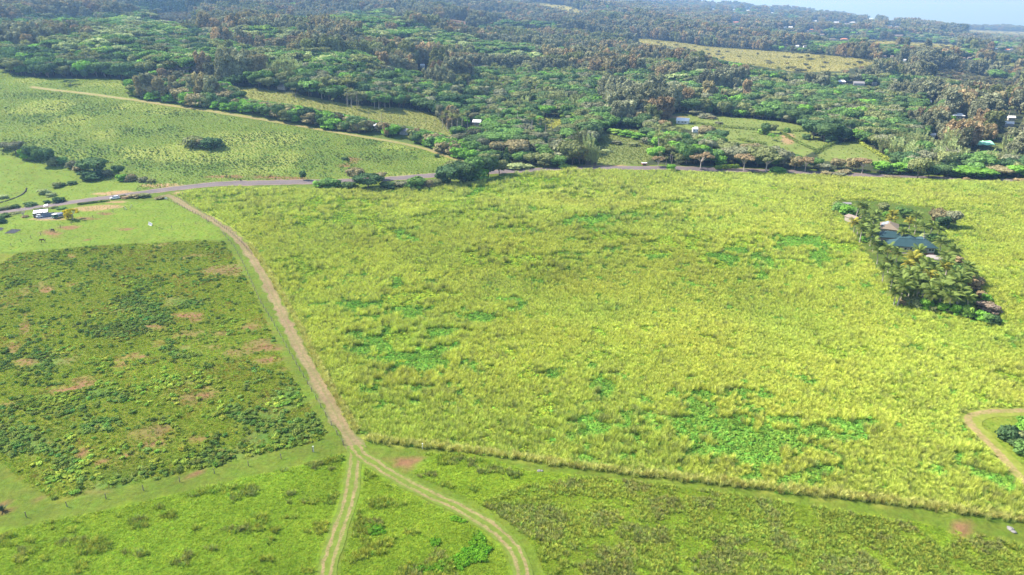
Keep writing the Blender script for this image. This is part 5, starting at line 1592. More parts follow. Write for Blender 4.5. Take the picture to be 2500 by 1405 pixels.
def window(parent, x, y, z, wd, ht, face='y-', frame_mat=None, name='window'):
    """frame standing 4 cm proud of the wall with a glass pane set into it"""
    fm = frame_mat or M['trim']
    f = MB(); g_ = MB()
    t_ = 0.09
    ax = {'y-': (1, 0, 0, -1), 'y+': (1, 0, 0, 1), 'x-': (0, 1, -1, 0), 'x+': (0, 1, 1, 0)}[face]
    def bx(mb, du, dz, su, sz, depth, off):
        cx = x + ax[0] * du + ax[2] * off; cy = y + ax[1] * du + ax[3] * off
        mb.box((cx, cy, z + dz), (su if ax[0] else depth, su if ax[1] else depth, sz))
    bx(f, 0, ht / 2 - t_ / 2, wd, t_, 0.10, 0.02); bx(f, 0, -ht / 2 + t_ / 2, wd, t_, 0.12, 0.03)
    bx(f, -wd / 2 + t_ / 2, 0, t_, ht - 2 * t_, 0.10, 0.02); bx(f, wd / 2 - t_ / 2, 0, t_, ht - 2 * t_, 0.10, 0.02)
    if wd > 1.3:
        bx(f, 0, 0, t_ * 0.8, ht - 2 * t_, 0.08, 0.015)
    bx(g_, 0, 0, wd - 2 * t_, ht - 2 * t_, 0.03, 0.012)
    o = f.build(name, fm, parent)
    g_.build('pane', M['glass'], o)
    return o


def frame_at(pa, pb, h=3.0):
    """local frame: origin at the ground under pixel pa (taken at height h), x axis towards pixel pb"""
    A = at1(*pa, h); B = at1(*pb, h)
    d_ = B - A
    return A, math.atan2(d_.y, d_.x), math.hypot(d_.x, d_.y)


# --- green-roofed main house in the palm yard
A, ang, Lh = frame_at((2174, 600), (2292, 607), 3.0)
zg = min(A.z, float(height(A.x + 9, A.y + 6)))
H = thing('house', 'long house with dark green hipped metal roof among coconut palms', 'house', (A.x, A.y, zg - 0.1), ang)
wl = MB()
wall_box(wl, 0.9, Lh - 0.9, 0.9, 7.1, 0.55, 2.95)
wall_box(wl, 0.2, 8.2, 12.4, 17.6, 0.553, 2.952)
wall_box(wl, 6.6, 12.8, 7.1, 12.4, 0.556, 2.954)
wall_box(wl, 11.6, 16.2, 7.1, 11.4, 0.559, 2.956)
wl.build('wall', M['cream_wall'], H)
sk = MB()
wall_box(sk, 0.86, Lh - 0.86, 0.86, 7.14, -0.4, 0.55); wall_box(sk, 0.16, 8.24, 12.36, 17.64, -0.4, 0.548); wall_box(sk, 6.56, 12.84, 7.14, 12.36, -0.4, 0.545); wall_box(sk, 11.6, 16.24, 7.14, 11.44, -0.4, 0.542)
sk.build('skirting', M['red_base'], H)
for i, (a0, a1, b0, b1, ze, zr, al) in enumerate([(0, Lh, 0, 8.0, 3.0, 5.15, 'x'), (-0.7, 9.0, 11.5, 18.5, 3.03, 4.85, 'x'), (5.8, 13.6, 4.0, 15.2, 3.06, 5.05, 'y'), (10.8, 17.2, 3.8, 12.6, 3.09, 4.95, 'y')]):
    r_ = MB(); roof_solid(r_, a0, a1, b0, b1, ze, zr, True, al)
    ro = r_.build('roof', M['green_roof'], H)
    if i == 0:
        cap = MB(); cap.tube([(4.0, 4.0, 5.17), (Lh - 4.0, 4.0, 5.17)], 0.09, 5); cap.build('ridge_cap', M['green_roof'], ro)
vt = MB(); vt.tube([(13.6, 5.6, 4.5), (13.6, 5.6, 6.0)], 0.05, 6); vt.tube([(13.2, 5.6, 5.9), (14.0, 5.6, 5.9)], 0.03, 5); vt.build('antenna', M['trim'], H)
for xx, ww in ((3.2, 1.6), (6.0, 1.1), (8.4, 1.8), (12.2, 1.2), (15.4, 2.2)):
    window(H, xx, 0.9, 1.9, ww, 1.15)
dr = MB(); dr.box((10.3, 0.87, 1.6), (1.0, 0.08, 2.05)); d_o = dr.build('door', M['grey_wall'], H)
kn = MB(); kn.tube([(10.65, 0.78, 1.55), (10.65, 0.84, 1.55)], 0.05, 6); kn.build('handle', M['rim'], d_o)
for yy in (2.6, 5.2):
    window(H, Lh - 0.9, yy, 1.9, 1.3, 1.1, 'x+'); window(H, 0.9, yy, 1.9, 1.1, 1.1, 'x-')
pt = MB(); pt.box((7.5, 0.1, 0.12), (9.0, 1.5, 0.5)); pt.build('step', M['cream_wall'], H)

# --- tan-roofed house with solar panels
A, ang, Lh2 = frame_at((2147, 557), (2190, 562), 2.8)
H2 = thing('house', 'tan hip-roofed house with four pale solar panels behind the green roof', 'house', (A.x, A.y, A.z - 0.1), ang)
L2 = max(Lh2, 7.4)
wl = MB(); wall_box(wl, 0.6, L2 - 0.6, 0.6, 10.4, -0.4, 2.78); wl.build('wall', M['cream_wall'], H2)
r_ = MB(); roof_solid(r_, 0, L2, 0, 11.0, 2.8, 4.6, True, 'y'); r_.build('roof', M['tan_roof'], H2)
for xx in (1.8, 5.6):
    window(H2, xx, 0.6, 1.5, 1.4, 1.1)
dr = MB(); dr.box((3.7, 0.57, 1.05), (1.3, 0.08, 2.1)); dr.build('door', M['white_wall'], H2)
sl = math.atan2(1.8, L2 / 2)
for i in range(2):
    for j in range(2):
        s_ = MB(); s_.box((0, 0, 0), (1.35, 2.0, 0.05))
        so = s_.build('solar_panel', M['solar'], H2)
        u_ = 0.55 + 0.75 + i * 1.45
        so.location = (u_ * math.cos(sl), 5.0 + j * 2.1, 2.8 + u_ * math.sin(sl) + 0.09); so.rotation_euler = (0, -sl, 0)

# --- pinkish garden shed and the small shed behind it
A, ang, L3 = frame_at((2080, 546), (2108, 543), 0.0)
H3 = thing('shed', 'cream shed with faded pinkish gable roof at the yard edge', 'shed', (A.x, A.y, A.z - 0.1), ang)
wl = MB(); wall_box(wl, 0, 4.4, 0, 5.0, -0.3, 2.3); wl.build('wall', M['cream_wall'], H3)
r_ = MB(); roof_solid(r_, -0.3, 4.7, -0.4, 5.4, 2.3, 3.1, False, 'y'); r_.build('roof', M['pink_roof'], H3)
dr = MB(); dr.box((1.2, -0.03, 1.0), (1.0, 0.06, 2.0)); dr.build('door', M['grey_wall'], H3)
window(H3, 3.2, 0.0, 1.4, 0.9, 0.8)
A = at1(2067, 506)
H4 = thing('shed', 'small grey-roofed shed in shrubs at the top of the yard', 'shed', (A.x, A.y, A.z - 0.1), -0.15)
wl = MB(); wall_box(wl, -1.3, 1.3, -1.1, 1.1, -0.3, 2.0); wl.build('wall', M['white_wall'], H4)
r_ = MB(); roof_solid(r_, -1.7, 1.7, -1.5, 1.5, 2.0, 2.5, False, 'x'); r_.build('roof', M['grey_roof'], H4)
dr = MB(); dr.box((0.4, -1.12, 0.85), (0.8, 0.06, 1.7)); dr.build('door', M['grey_wall'], H4)

# --- round water tank
A = at1(2279, 639)
TK = thing('water_tank', 'round white water tank with flat pale cover beside the green-roofed house', 'water tank', (A.x, A.y, A.z - 0.1), 0)
n_ = 36
tb = MB()
rad = 2.6
tb.tube([(0, 0, -0.3), (0, 0, 1.75)], [rad, rad], n_); tb.build('tank_wall', M['tank'], TK)
lb = MB()
lb.tube([(0, 0, 1.752), (0, 0, 1.9), (0, 0, 2.12)], [rad + 0.28, rad + 0.28, 0.15], n_); lb.build('cover', M['tank_lid'], TK)
for k in range(0, n_, 6):
    rb = MB(); a_ = 2 * math.pi * k / n_
    rb.box((math.cos(a_) * (rad + 0.03), math.sin(a_) * (rad + 0.03), 0.8), (0.08, 0.14, 1.9), rz=a_); rb.build('rib', M['tank'], TK)

# --- houses in the woods
SHARED = {}
for (hx, hy, wpx_, rf_, wm_, kd_, lab) in DIST:
    p = at1(hx, hy)
    d_ = depth_of(p)
    wid_ = wpx_ * d_ / FOC
    wid_ = min(wid_, 26)
    dep = min(max(wid_ * 0.62, 3.5), 11); hw = min(max(2.6, wid_ * 0.17), 3.4); rise = min(1.1 + wid_ * 0.09, 2.6)
    o = thing('house' if wid_ > 6 else 'cottage', lab, 'house', (p.x, p.y, p.z - 0.1), math.atan2(-p.x, p.y) * 0.4 + random.uniform(-0.35, 0.35), 'houses scattered through the woods')
    wl = MB(); wall_box(wl, -wid_ / 2 + 0.3, wid_ / 2 - 0.3, 0.3, dep - 0.3, -1.6, hw - 0.02); wl.build('wall', M[wm_], o)
    r_ = MB(); roof_solid(r_, -wid_ / 2, wid_ / 2, 0, dep, hw, hw + rise, kd_ == 'hip', 'x'); r_.build('roof', M[rf_], o)
    if d_ < 1100:
        for xx in ((-0.27, 0.0, 0.27) if wid_ > 8 else (-0.2, 0.2)):
            window(o, xx * wid_, 0.3, hw * 0.55, 1.2 if wid_ > 8 else 0.7, 1.1 if wid_ > 8 else 0.8)
        if wid_ > 8:
            dr = MB(); dr.box((0.14 * wid_, 0.27, 0.85), (0.95, 0.08, 2.0)); dr.build('door', M['grey_wall'], o)

# --- mint green shade cover of a nursery
P4 = [(2372, 352), (2404, 354), (2426, 364), (2376, 362)]
p = at1(2400, 364)
d_ = depth_of(p)
k_ = d_ / FOC
o = thing('shade_house', 'mint green nursery shade cover behind the bamboo on the right', 'shade house', (p.x, p.y, p.z - 0.2), -0.12)
LL = 54 * k_
v = []; f = []
for i in range(10):
    for j in range(6):
        x_ = -LL / 2 + LL * i / 9; y_ = 14.0 * j / 5
        v.append((x_, y_, 3.0 + 1.5 * math.sin(math.pi * j / 5) + 0.35 * math.sin(i * 1.9 + j)))
for i in range(9):
    for j in range(5):
        a_ = i * 6 + j; f.append((a_, a_ + 6, a_ + 7, a_ + 1))
rf_ = MB(); rf_.add(v, f); ro = rf_.build('cover', M['mint_roof'], o)
sm = ro.modifiers.new('thickness', 'SOLIDIFY'); sm.thickness = 0.05
for i in range(0, 10, 3):
    for y_ in (0.1, 13.9):
        ps = MB(); ps.tube([(-LL / 2 + LL * i / 9, y_, -1.0), (-LL / 2 + LL * i / 9, y_, 2.9)], 0.07, 6); ps.build('post', M['wood'], o)

# --- slender white towers on the far shore
for hx, hy, hp, lab in ((2222, 56, 11, 'slender white tower against the far shore'), (2275, 51, 7, 'smaller white tower on the skyline right of the taller one')):
    p = at1(hx, hy); hh_ = hp * depth_of(p) / FOC
    o = thing('tower', lab, 'tower', (p.x, p.y, p.z - 1), 0, 'white towers on the far shore')
    t_ = MB(); t_.tube([(0, 0, 0), (0, 0, hh_ * 0.9)], [hh_ * 0.05, hh_ * 0.038], 10); t_.build('shaft', M['white_wall'], o)
    t_ = MB(); t_.tube([(0, 0, hh_ * 0.9), (0, 0, hh_ * 0.93), (0, 0, hh_)], [hh_ * 0.06, hh_ * 0.06, hh_ * 0.01], 10); t_.build('cap', M['white_roof'], o)

# ------------------------------------------------------------------ coconut palms of the yard: each frond is its own leaf
FROND = [mesh_from('frond', *frond(400 + i, 3.3, 14, 0.75 + 0.22 * i), M['frond']) for i in range(4)]
TRUNKS = [palm_trunk(4.6, 0.4).mesh('palm_stem', M['palebark']), palm_trunk(5.6, 0.9).mesh('palm_stem', M['palebark'])]
NUT = MB()
for k in range(7):
    a_ = k * 0.9
    NUT.tube([(math.cos(a_) * .26, math.sin(a_) * .26, -.34), (math.cos(a_) * .27, math.sin(a_) * .27, -.2), (math.cos(a_) * .26, math.sin(a_) * .26, -.06)], [0.06, 0.13, 0.05], 6)
NUTM = NUT.mesh('coconuts', M['bark'])
YP = []
for a_, b_ in [(530, 140), (612, 188), (625, 285), (822, 300), (1540, 330), (735, 395), (700, 450), (548, 470), (600, 540), (660, 590), (800, 560), (770, 640), (810, 775), (900, 930), (1060, 890), (1220, 960), (1600, 950), (1965, 775), (2170, 930), (2110, 1040), (1530, 480), (1800, 490), (1905, 560), (1700, 520), (1340, 590)]:
    YP.append((2020 + a_ / 7.025, 480 + b_ / 7.025, 'g'))
for a_, b_ in [(510, 130), (430, 240), (640, 260), (1060, 250), (930, 360), (560, 400), (760, 480), (620, 650), (1000, 590), (1110, 500), (1250, 680), (1410, 570), (1560, 720), (1880, 750), (1700, 600), (1500, 460), (1750, 500), (1460, 160), (1130, 140), (1280, 275), (1600, 330), (1800, 200), (1860, 300), (1620, 430), (1330, 420), (700, 380), (860, 560), (1180, 620), (1380, 660), (960, 470), (1680, 700), (700, 560), (1560, 560), (1060, 400), (840, 320), (1720, 380)]:
    YP.append((2100 + a_ / 6.944, 620 + b_ / 6.944, 'g'))
for a_, b_ in [(1110, 310), (1110, 385), (1430, 430), (490, 430)]:
    YP.append((2020 + a_ / 7.025, 480 + b_ / 7.025, 'y'))
for a_, b_ in [(830, 190), (960, 90), (1370, 215), (1200, 370), (920, 40)]:
    YP.append((2100 + a_ / 6.944, 620 + b_ / 6.944, 'y'))
rp2 = np.random.default_rng(33)
palms = []
for k, (a_, b_, c_) in enumerate(YP):
    v_ = int(rp2.integers(0, 2)); h_ = (4.6, 5.6)[v_]; s_ = float(rp2.uniform(0.92, 1.22))
    p = at1(a_, b_, h_ * s_)
    o = link('coconut_palm', None, None, (p.x, p.y, p.z - 0.05), float(rp2.uniform(0, 6.283)), (s_, s_, s_))
    o.empty_display_size = 0.5
    o['category'] = 'palm'; o['group'] = 'coconut palms of the house yard'
    link('trunk', TRUNKS[v_], o)
    top = Vector(((0.4, 0.9)[v_], 0, h_))
    base = np.array((0.165, 0.22, 0.056) if c_ == 'g' else (0.27, 0.26, 0.045)) * (1 + rp2.normal(0, 0.1))
    nf = 19
    for i in range(nf):
        f_ = link('frond', FROND[int(rp2.integers(0, 4))], o)
        el = -0.35 + 1.35 * (i / nf) ** 1.1
        f_.location = top
        f_.rotation_euler = (float(rp2.normal(0, 0.15)), -el, i * 2.399 + float(rp2.normal(0, 0.12)))
        q_ = float(rp2.uniform(0.85, 1.12)); f_.scale = (q_, q_, q_)
        tn = base * rp2.uniform(0.8, 1.25)
        if i < 4:
            tn = tn * np.array([1.25, 1.08, 1.1])
        f_['tint'] = [float(z_) for z_ in tn]
    nt_ = link('coconuts', NUTM, o); nt_.location = top
    palms.append((a_, b_, c_, s_, o))
palms.sort(key=lambda t_: t_[0])
cnt = {}
zone = lambda a_, b_: 'above the tan-roofed house' if b_ < 528 and a_ < 2150 else ('right of the green-roofed house' if a_ > 2215 and b_ < 600 else ('along the left yard edge' if a_ < 2165 and b_ < 640 else ('beside the water tank' if a_ > 2250 and b_ < 650 else ('in the lower palm grove' if b_ > 660 else 'in the upper palm grove below the green roof'))))
lab = {}
for a_, b_, c_, s_, o in palms:
    t_ = '%s coconut palm %s' % ('yellowish' if c_ == 'y' else 'green', zone(a_, b_))
    lab.setdefault(t_, []).append(o)
for t_, l_ in lab.items():
    for i, o in enumerate(l_):
        o['label'] = t_ if len(l_) == 1 else t_ + ', %s from the left' % ORD(i + 1)
# ------------------------------------------------------------------ fences
POSTS = {}


def post_mesh(h, w, mat):
    k = (h, w, mat.name)
    if k not in POSTS:
        b_ = MB(); b_.tube([(0, 0, -0.3), (0, 0, h)], [w, w * 0.85], 6)
        POSTS[k] = b_.mesh('post', mat)
    return POSTS[k]


def fence(name, label, pts, spacing=4.0, h=1.25, w=0.085, mat=None, wires=(0.35, 0.75, 1.1), cat='fence', rails=None, group=None, brace=()):
    mat = mat or M['wood']
    a = np.array(pts, float)
    x, y, z = at(a[:, 0], a[:, 1])
    q2 = np.stack([x, y], 1)
    L = np.concatenate([[0], np.cumsum(np.hypot(*np.diff(q2, axis=0).T))])
    n_ = max(1, int(round(L[-1] / spacing)))
    s_ = np.linspace(0, L[-1], n_ + 1)
    X_ = np.interp(s_, L, q2[:, 0]); Y_ = np.interp(s_, L, q2[:, 1]); Z_ = height(X_, Y_)
    o = thing(name, label, cat, (X_[0], Y_[0], Z_[0]), 0, group)
    org = Vector(o.location)
    tops = []
    for i in range(n_ + 1):
        p = Vector((X_[i], Y_[i], Z_[i])) - org
        po = link('post', post_mesh(h, w, mat), o, p)
        po.rotation_euler = (random.uniform(-.05, .05), random.uniform(-.05, .05), random.uniform(0, 6))
        tops.append(p)
    for hw_ in wires:
        b_ = MB(); b_.tube([p + Vector((0.05, 0, hw_)) for p in tops], 0.012, 3); b_.build('wire', M['wire'], o)
    for hw_ in (rails or ()):
        for i in range(n_):
            b_ = MB(); b_.tube([tops[i] + Vector((0, 0, hw_)), tops[i + 1] + Vector((0, 0, hw_))], 0.06, 4); b_.build('rail', mat, o)
    for i in brace:
        j = i + 1 if i + 1 <= n_ else i - 1
        b_ = MB(); d_ = (tops[j] - tops[i]).normalized() * 1.6
        b_.tube([tops[i] + Vector((0, 0, h * 0.9)), tops[i] + d_ + Vector((0, 0, 0.1))], 0.06, 5); b_.build('brace', mat, o)
    return o


fence('wire_fence', 'post and wire fence between the weedy pasture and the dirt track', [(545, 572), (572, 604), (591, 640), (616, 696), (638, 743), (667, 790), (712, 872), (760, 955), (805, 1033), (838, 1086)], 4.2, brace=(0,))
fence('wire_fence', 'post and wire fence along the mown lane at lower left', [(838, 1088), (766, 1103), (712, 1115), (600, 1140), (460, 1172), (318, 1206), (171, 1236), (58, 1265), (-40, 1290)], 6.5)
fence('wire_fence', 'wire fence along the upper dirt track beside the green paddock', [(404, 487), (434, 501), (465, 517), (497, 533), (510, 543)], 4.0, brace=(0,))
fence('wire_fence', 'dark post fence crossing below the yard with the horses', [(-40, 622), (16, 606), (61, 589), (90, 578), (125, 565), (165, 551), (208, 538), (245, 527), (275, 519), (308, 512), (323, 507)], 5.5, h=1.4, w=0.10)
fence('wire_fence', 'paddock cross fence from the bent panel to the dirt track', [(389, 562), (420, 557), (453, 552), (484, 547), (508, 544)], 4.5, brace=(0,))
fence('wire_fence', 'row of old posts along the left edge of the tall grass', [(432, 484), (452, 494), (475, 508), (500, 524), (530, 546), (560, 567), (590, 594), (615, 622)], 2.6, wires=(0.8,))
fence('rail_fence', 'low rail fence with clipped hedge left of the car', [(192, 500), (230, 495.5), (266, 490.5)], 3.0, h=1.0, rails=(0.9,), wires=())
fence('rail_fence', 'short rail fence right of the car', [(300, 485.5), (312, 481.5), (316, 480)], 3.0, h=1.0, rails=(0.9,), wires=())
fence('wire_fence', 'posts in the orange soil on the far side of the road', [(337, 463), (352, 456), (359, 457), (367, 459.5), (375, 460), (385, 457)], 4.5, h=1.5, w=0.10, wires=(0.8,))
fence('wire_fence', 'short fence by the black sheet at the left edge', [(0, 560), (14, 557), (38, 551)], 5.0, h=0.9, wires=(0.6,))
# clipped hedge on the rail fence
A = at1(194, 501); B = at1(264, 492)
hd = (B - A); hl = hd.length
Lb = [(i / 22 * hl, random.uniform(-.1, .1), 0.45, 0.8, 0.55, random.uniform(0.4, 0.62)) for i in range(23)]
v, f = leafcloud(501, Lb, 1100, 0.20, under=0.6)
o = thing('hedge', 'clipped green hedge growing on the low rail fence', 'hedge', (A.x, A.y, A.z), math.atan2(hd.y, hd.x))
c_ = link('foliage', mesh_from('hedge_leaves', v, f, M['leaf']), o); c_['tint'] = [0.11, 0.17, 0.03]
b_ = MB(); [b_.tube([(i / 10 * hl, 0, -0.2), (i / 10 * hl, 0, 0.5)], 0.04, 5) for i in range(11)]; b_.tube([(0, 0, 0.05), (hl, 0, 0.05)], 0.03, 5); b_.build('stems', M['bark'], o)
# long box hedge on the right verge
A = at1(1749, 414); B = at1(1800, 415)
hd = (B - A); hl = hd.length
Lb = [(i / 14 * hl, 0, 1.3, 1.2, 1.2, random.uniform(1.2, 1.5)) for i in range(15)]
v, f = leafcloud(503, Lb, 1300, 0.32, under=0.6)
o = thing('hedge', 'bright yellow-green clipped hedge on the verge under the rusty trees', 'hedge', (A.x, A.y, A.z), math.atan2(hd.y, hd.x))
c_ = link('foliage', mesh_from('hedge_leaves', v, f, M['leaf']), o); c_['tint'] = [0.17, 0.25, 0.03]
b_ = MB(); [b_.tube([(i / 8 * hl, 0, -0.2), (i / 8 * hl, 0, 1.2)], 0.06, 5) for i in range(9)]; b_.tube([(0, 0, 0.1), (hl, 0, 0.1)], 0.04, 5); b_.build('stems', M['bark'], o)

# strips of uncut cane grass edging the lawns
for k, (pts, lb, hh_) in enumerate([([(1690, 302), (1740, 309), (1800, 315), (1856, 319)], 'dark strip of uncut grass across the upper lawn', 2.2), ([(1804, 343), (1830, 348), (1866, 353)], 'short strip of uncut grass on the middle lawn', 2.0), ([(1990, 376), (2014, 362), (2042, 350)], 'hedge strip at the left side of the lower lawn', 2.4), ([(2092, 346), (2120, 364), (2150, 382), (2176, 396)], 'pale strip of uncut grass at the right side of the lower lawn', 2.2), ([(1908, 326), (1950, 350), (1990, 368)], 'strip of uncut grass down the sloping lawn', 1.6), ([(1880, 319), (1960, 322), (1974, 314)], 'strip of uncut grass at the top right of the lawn', 1.8)]):
    ln_ = lines_world(pts, 1.6)
    o = thing('grass_strip', lb, 'hedge', (ln_[0, 0], ln_[0, 1], float(height(*ln_[0]))), 0, 'uncut strips on the lawns')
    Lb = []
    for a_, b_ in ln_:
        Lb.append((a_ - ln_[0, 0], b_ - ln_[0, 1], float(height(a_, b_)) - o.location.z + hh_ * 0.4, 1.5, 1.3, hh_ * random.uniform(0.45, 0.65)))
    dz_ = min(l_[2] for l_ in Lb) - 5
    v, f = leafcloud(520 + k, [(l_[0], l_[1], l_[2] - dz_, *l_[3:]) for l_ in Lb], 26 * len(Lb), 0.38, under=0.6, up=0.2)
    v = v + np.array([0, 0, dz_])
    c_ = link('foliage', mesh_from('strip_leaves', v, f, M['leaf']), o); c_['tint'] = [0.30, 0.34, 0.06] if 'pale' in lb else [0.15, 0.20, 0.045]

# white marker posts
for a_, lb in (((1032, 1097), 'white marker post at the foot of the tall grass edge'), ((766, 1104), 'white marker post in the mown lane left of the junction')):
    p = at1(*a_)
    o = thing('marker_post', lb, 'post', tuple(p), 0)
    b_ = MB(); b_.tube([(0, 0, -0.3), (0, 0, 1.35)], [0.075, 0.07], 8); b_.build('shaft', M['whitewood'], o)
    b_ = MB(); b_.box((0, 0, 1.39), (0.2, 0.2, 0.08)); b_.build('cap', M['whitewood'], o)
# leaning white timbers and the bent gate panel in the paddock
for i, (a_, c_, lb) in enumerate([((309, 513), (305, 506), 'white timber leaning over the paddock fence, left of two'), ((318, 509), (323, 500), 'white timber leaning over the paddock fence, right of two')]):
    p = at1(*a_); k_ = depth_of(p) / FOC
    o = thing('timber', lb, 'timber', tuple(p), 0)
    b_ = MB(); b_.box((0, 0, 0), (0.16, 0.12, 2.0)); m_ = b_.build('beam', M['whitewood'], o); m_.location = ((c_[0] - a_[0]) * k_ / 2, 0, 0.95); m_.rotation_euler = (0, math.atan2((c_[0] - a_[0]) * k_, 1.9), 0)
    b_ = MB(); b_.box((0, 0, 0.1), (0.35, 0.35, 0.3)); b_.build('foot_block', M['wood'], o)
p = at1(366, 551); k_ = depth_of(p) / FOC
o = thing('gate', 'bent grey mesh gate panel leaning in the middle of the paddock', 'gate', tuple(p), math.radians(-38))
g_ = MB()
for i in range(7):
    t_ = i / 6; x_ = -1.6 + 3.2 * t_
    g_.tube([(x_, 0, 0.05), (x_ + 0.05, 0.45, 1.25 - 0.25 * t_ * t_)], 0.035, 4)
g_.build('bars', M['rim'], o)
fr = MB(); fr.tube([(-1.6, 0, .05), (1.6, 0, .05), (1.65, .45, 1.0), (0, .46, 1.22), (-1.55, .45, 1.25), (-1.6, 0, .05)], 0.06, 6); fr.build('frame', M['whitewood'], o)
ms_ = MB(); ms_.add([(-1.55, .02, .1), (1.55, .02, .1), (1.6, .44, .97), (-1.5, .44, 1.22)], [(0, 1, 2, 3)]); mo = ms_.build('mesh_infill', M['rim'], o)
sm = mo.modifiers.new('t', 'SOLIDIFY'); sm.thickness = 0.02
p = at1(333, 526)
o = thing('pole', 'thin dark pole standing alone in the paddock', 'pole', tuple(p), 0)
b_ = MB(); b_.tube([(0, 0, -0.2), (0, 0, 1.7)], 0.05, 6); b_.build('shaft', M['wood'], o); b_ = MB(); b_.tube([(0, 0, 1.6), (0.3, 0, 1.6)], 0.03, 5); b_.build('peg', M['wood'], o)
# paddock gate post with white board
p = at1(406, 489)
o = thing('gate_board', 'small white board on posts at the paddock entrance', 'board', tuple(p), 0)
b_ = MB(); b_.box((0, 0, 0.95), (1.3, 0.08, 0.7)); b_.build('board', M['whitewood'], o)
for s_ in (-0.6, 0.6):
    b_ = MB(); b_.tube([(s_, 0.08, -0.2), (s_, 0.08, 1.4)], 0.06, 6); b_.build('post', M['wood'], o)

# ------------------------------------------------------------------ white car on the verge
def car(loc, rz, label):
    o = thing('parked_car', label, 'car', loc, rz)
    prof = [(-2.2, 0.45), (-2.22, 0.78), (-2.08, 0.98), (-1.0, 1.05), (1.05, 1.02), (1.85, 0.93), (2.15, 0.72), (2.2, 0.45), (1.9, 0.28), (-1.95, 0.28)]
    b_ = MB()
    n_ = len(prof); v = []
    for yy, sc_ in ((-0.90, 0.97), (-0.84, 1.0), (0.84, 1.0), (0.90, 0.97)):
        v += [(x_ * sc_, yy, 0.6 + (z_ - 0.6) * (0.9 if abs(yy) > 0.86 else 1.0)) for x_, z_ in prof]
    f = [tuple(range(n_))[::-1], tuple(range(3 * n_, 4 * n_))]
    for r_ in range(3):
        for i in range(n_):
            j = (i + 1) % n_; f.append((r_ * n_ + i, r_ * n_ + j, (r_ + 1) * n_ + j, (r_ + 1) * n_ + i))
    b_.add(v, f); b_.build('body', M['carwhite'], o)
    c_ = MB()
    c_.add([(-2.0, -.82, 1.0), (1.15, -.82, 1.0), (1.15, .82, 1.0), (-2.0, .82, 1.0), (-1.55, -.62, 1.52), (0.25, -.64, 1.55), (0.25, .64, 1.55), (-1.55, .62, 1.52)],
           [(0, 1, 5, 4), (1, 2, 6, 5), (2, 3, 7, 6), (3, 0, 4, 7), (4, 5, 6, 7), (3, 2, 1, 0)])
    c_.build('cabin', M['carwhite'], o)
    g_ = MB(); g_.add([(1.10, -.70, 1.07), (1.10, .70, 1.07), (0.33, .58, 1.51), (0.33, -.58, 1.51)], [(0, 1, 2, 3)]); w1 = g_.build('windscreen', M['glass'], o); w1.location = (0.03, 0, 0.02)
    g_ = MB(); g_.add([(-1.97, .68, 1.08), (-1.97, -.68, 1.08), (-1.60, -.56, 1.48), (-1.60, .56, 1.48)], [(0, 1, 2, 3)]); w1 = g_.build('rear_window', M['glass'], o); w1.location = (-0.03, 0, 0.02)
    for s_ in (-1, 1):
        for x0_, x1_, t0, t1 in ((-1.7, -0.65, -1.42, -0.65), (-0.55, 0.85, -0.55, 0.18)):
            g_ = MB(); pts = [(x0_, s_ * .81, 1.07), (x1_, s_ * .81, 1.07), (t1, s_ * .655, 1.47), (t0, s_ * .655, 1.47)]
            g_.add(pts, [(0, 1, 2, 3) if s_ < 0 else (3, 2, 1, 0)]); w1 = g_.build('side_window', M['glass'], o); w1.location = (0, s_ * 0.02, 0)
        for x_ in (-1.35, 1.38):
            t_ = MB(); t_.tube([(x_, s_ * 0.70, 0.33), (x_, s_ * 0.92, 0.33)], 0.33, 16); wo = t_.build('wheel', M['rubber'], o)
            t_ = MB(); t_.tube([(x_, s_ * 0.90, 0.33), (x_, s_ * 0.935, 0.33)], 0.2, 12); t_.build('rim', M['rim'], wo)
        t_ = MB(); t_.box((2.12, s_ * 0.62, 0.74), (0.12, 0.34, 0.13)); t_.build('headlight', M['lampclear'], o)
        t_ = MB(); t_.box((-2.18, s_ * 0.64, 0.85), (0.10, 0.30, 0.18)); t_.build('tail_light', M['lampred'], o)
        t_ = MB(); t_.box((0.75, s_ * 0.98, 1.07), (0.14, 0.16, 0.12)); t_.build('mirror', M['carwhite'], o)
    return o


p = at1(281, 486.5)
iR = int(np.argmin(((ROAD - np.array([p.x, p.y])) ** 2).sum(1)))
tdir = ROAD[iR + 3] - ROAD[iR - 3]
car((p.x, p.y, p.z + 0.03), math.atan2(tdir[1], tdir[0]) + math.pi, 'white hatchback parked on the verge by the rail fence')

# ------------------------------------------------------------------ yard by the road: carport, truck, stand, black sheets
p = at1(102, 530); ang = math.atan2(tdir[1], tdir[0]) - 0.05
pad = MB()
pd = [(78, 527), (96, 521), (158, 518), (160, 527), (130, 535), (92, 536)]
wp_ = world_poly(pd)
vv = [(a_, b_, float(height(a_, b_)) + 0.07) for a_, b_ in wp_]
pad.add(vv, [tuple(range(len(vv)))[::-1]]); po_ = pad.build('gravel_pad', M['gravel']); structure(po_)
if po_.data.polygons[0].normal.z < 0:
    po_.data.flip_normals()
o = thing('carport', 'carport with three white roof sheets and a dark green side', 'carport', tuple(p), ang)
for i in range(3):
    r_ = MB(); r_.box((0, 0, 0), (1.75, 4.2, 0.06)); q_ = r_.build('roof_sheet', M['white_roof'], o); q_.location = (-2.1 + i * 1.95, 1.3, 2.35 + 0.05 * (i % 2)); q_.rotation_euler = (math.radians(7), 0, 0)
for x_ in (-2.8, -0.1, 2.6):
    for y_ in (-0.6, 3.1):
        b_ = MB(); b_.tube([(x_, y_, -0.3), (x_, y_, 2.0 + y_ * 0.12)], 0.06, 6); b_.build('post', M['wood'], o)
b_ = MB(); b_.box((-2.95, 1.25, 1.0), (0.08, 3.7, 2.1)); b_.build('side_panel', M['greenpanel'], o)
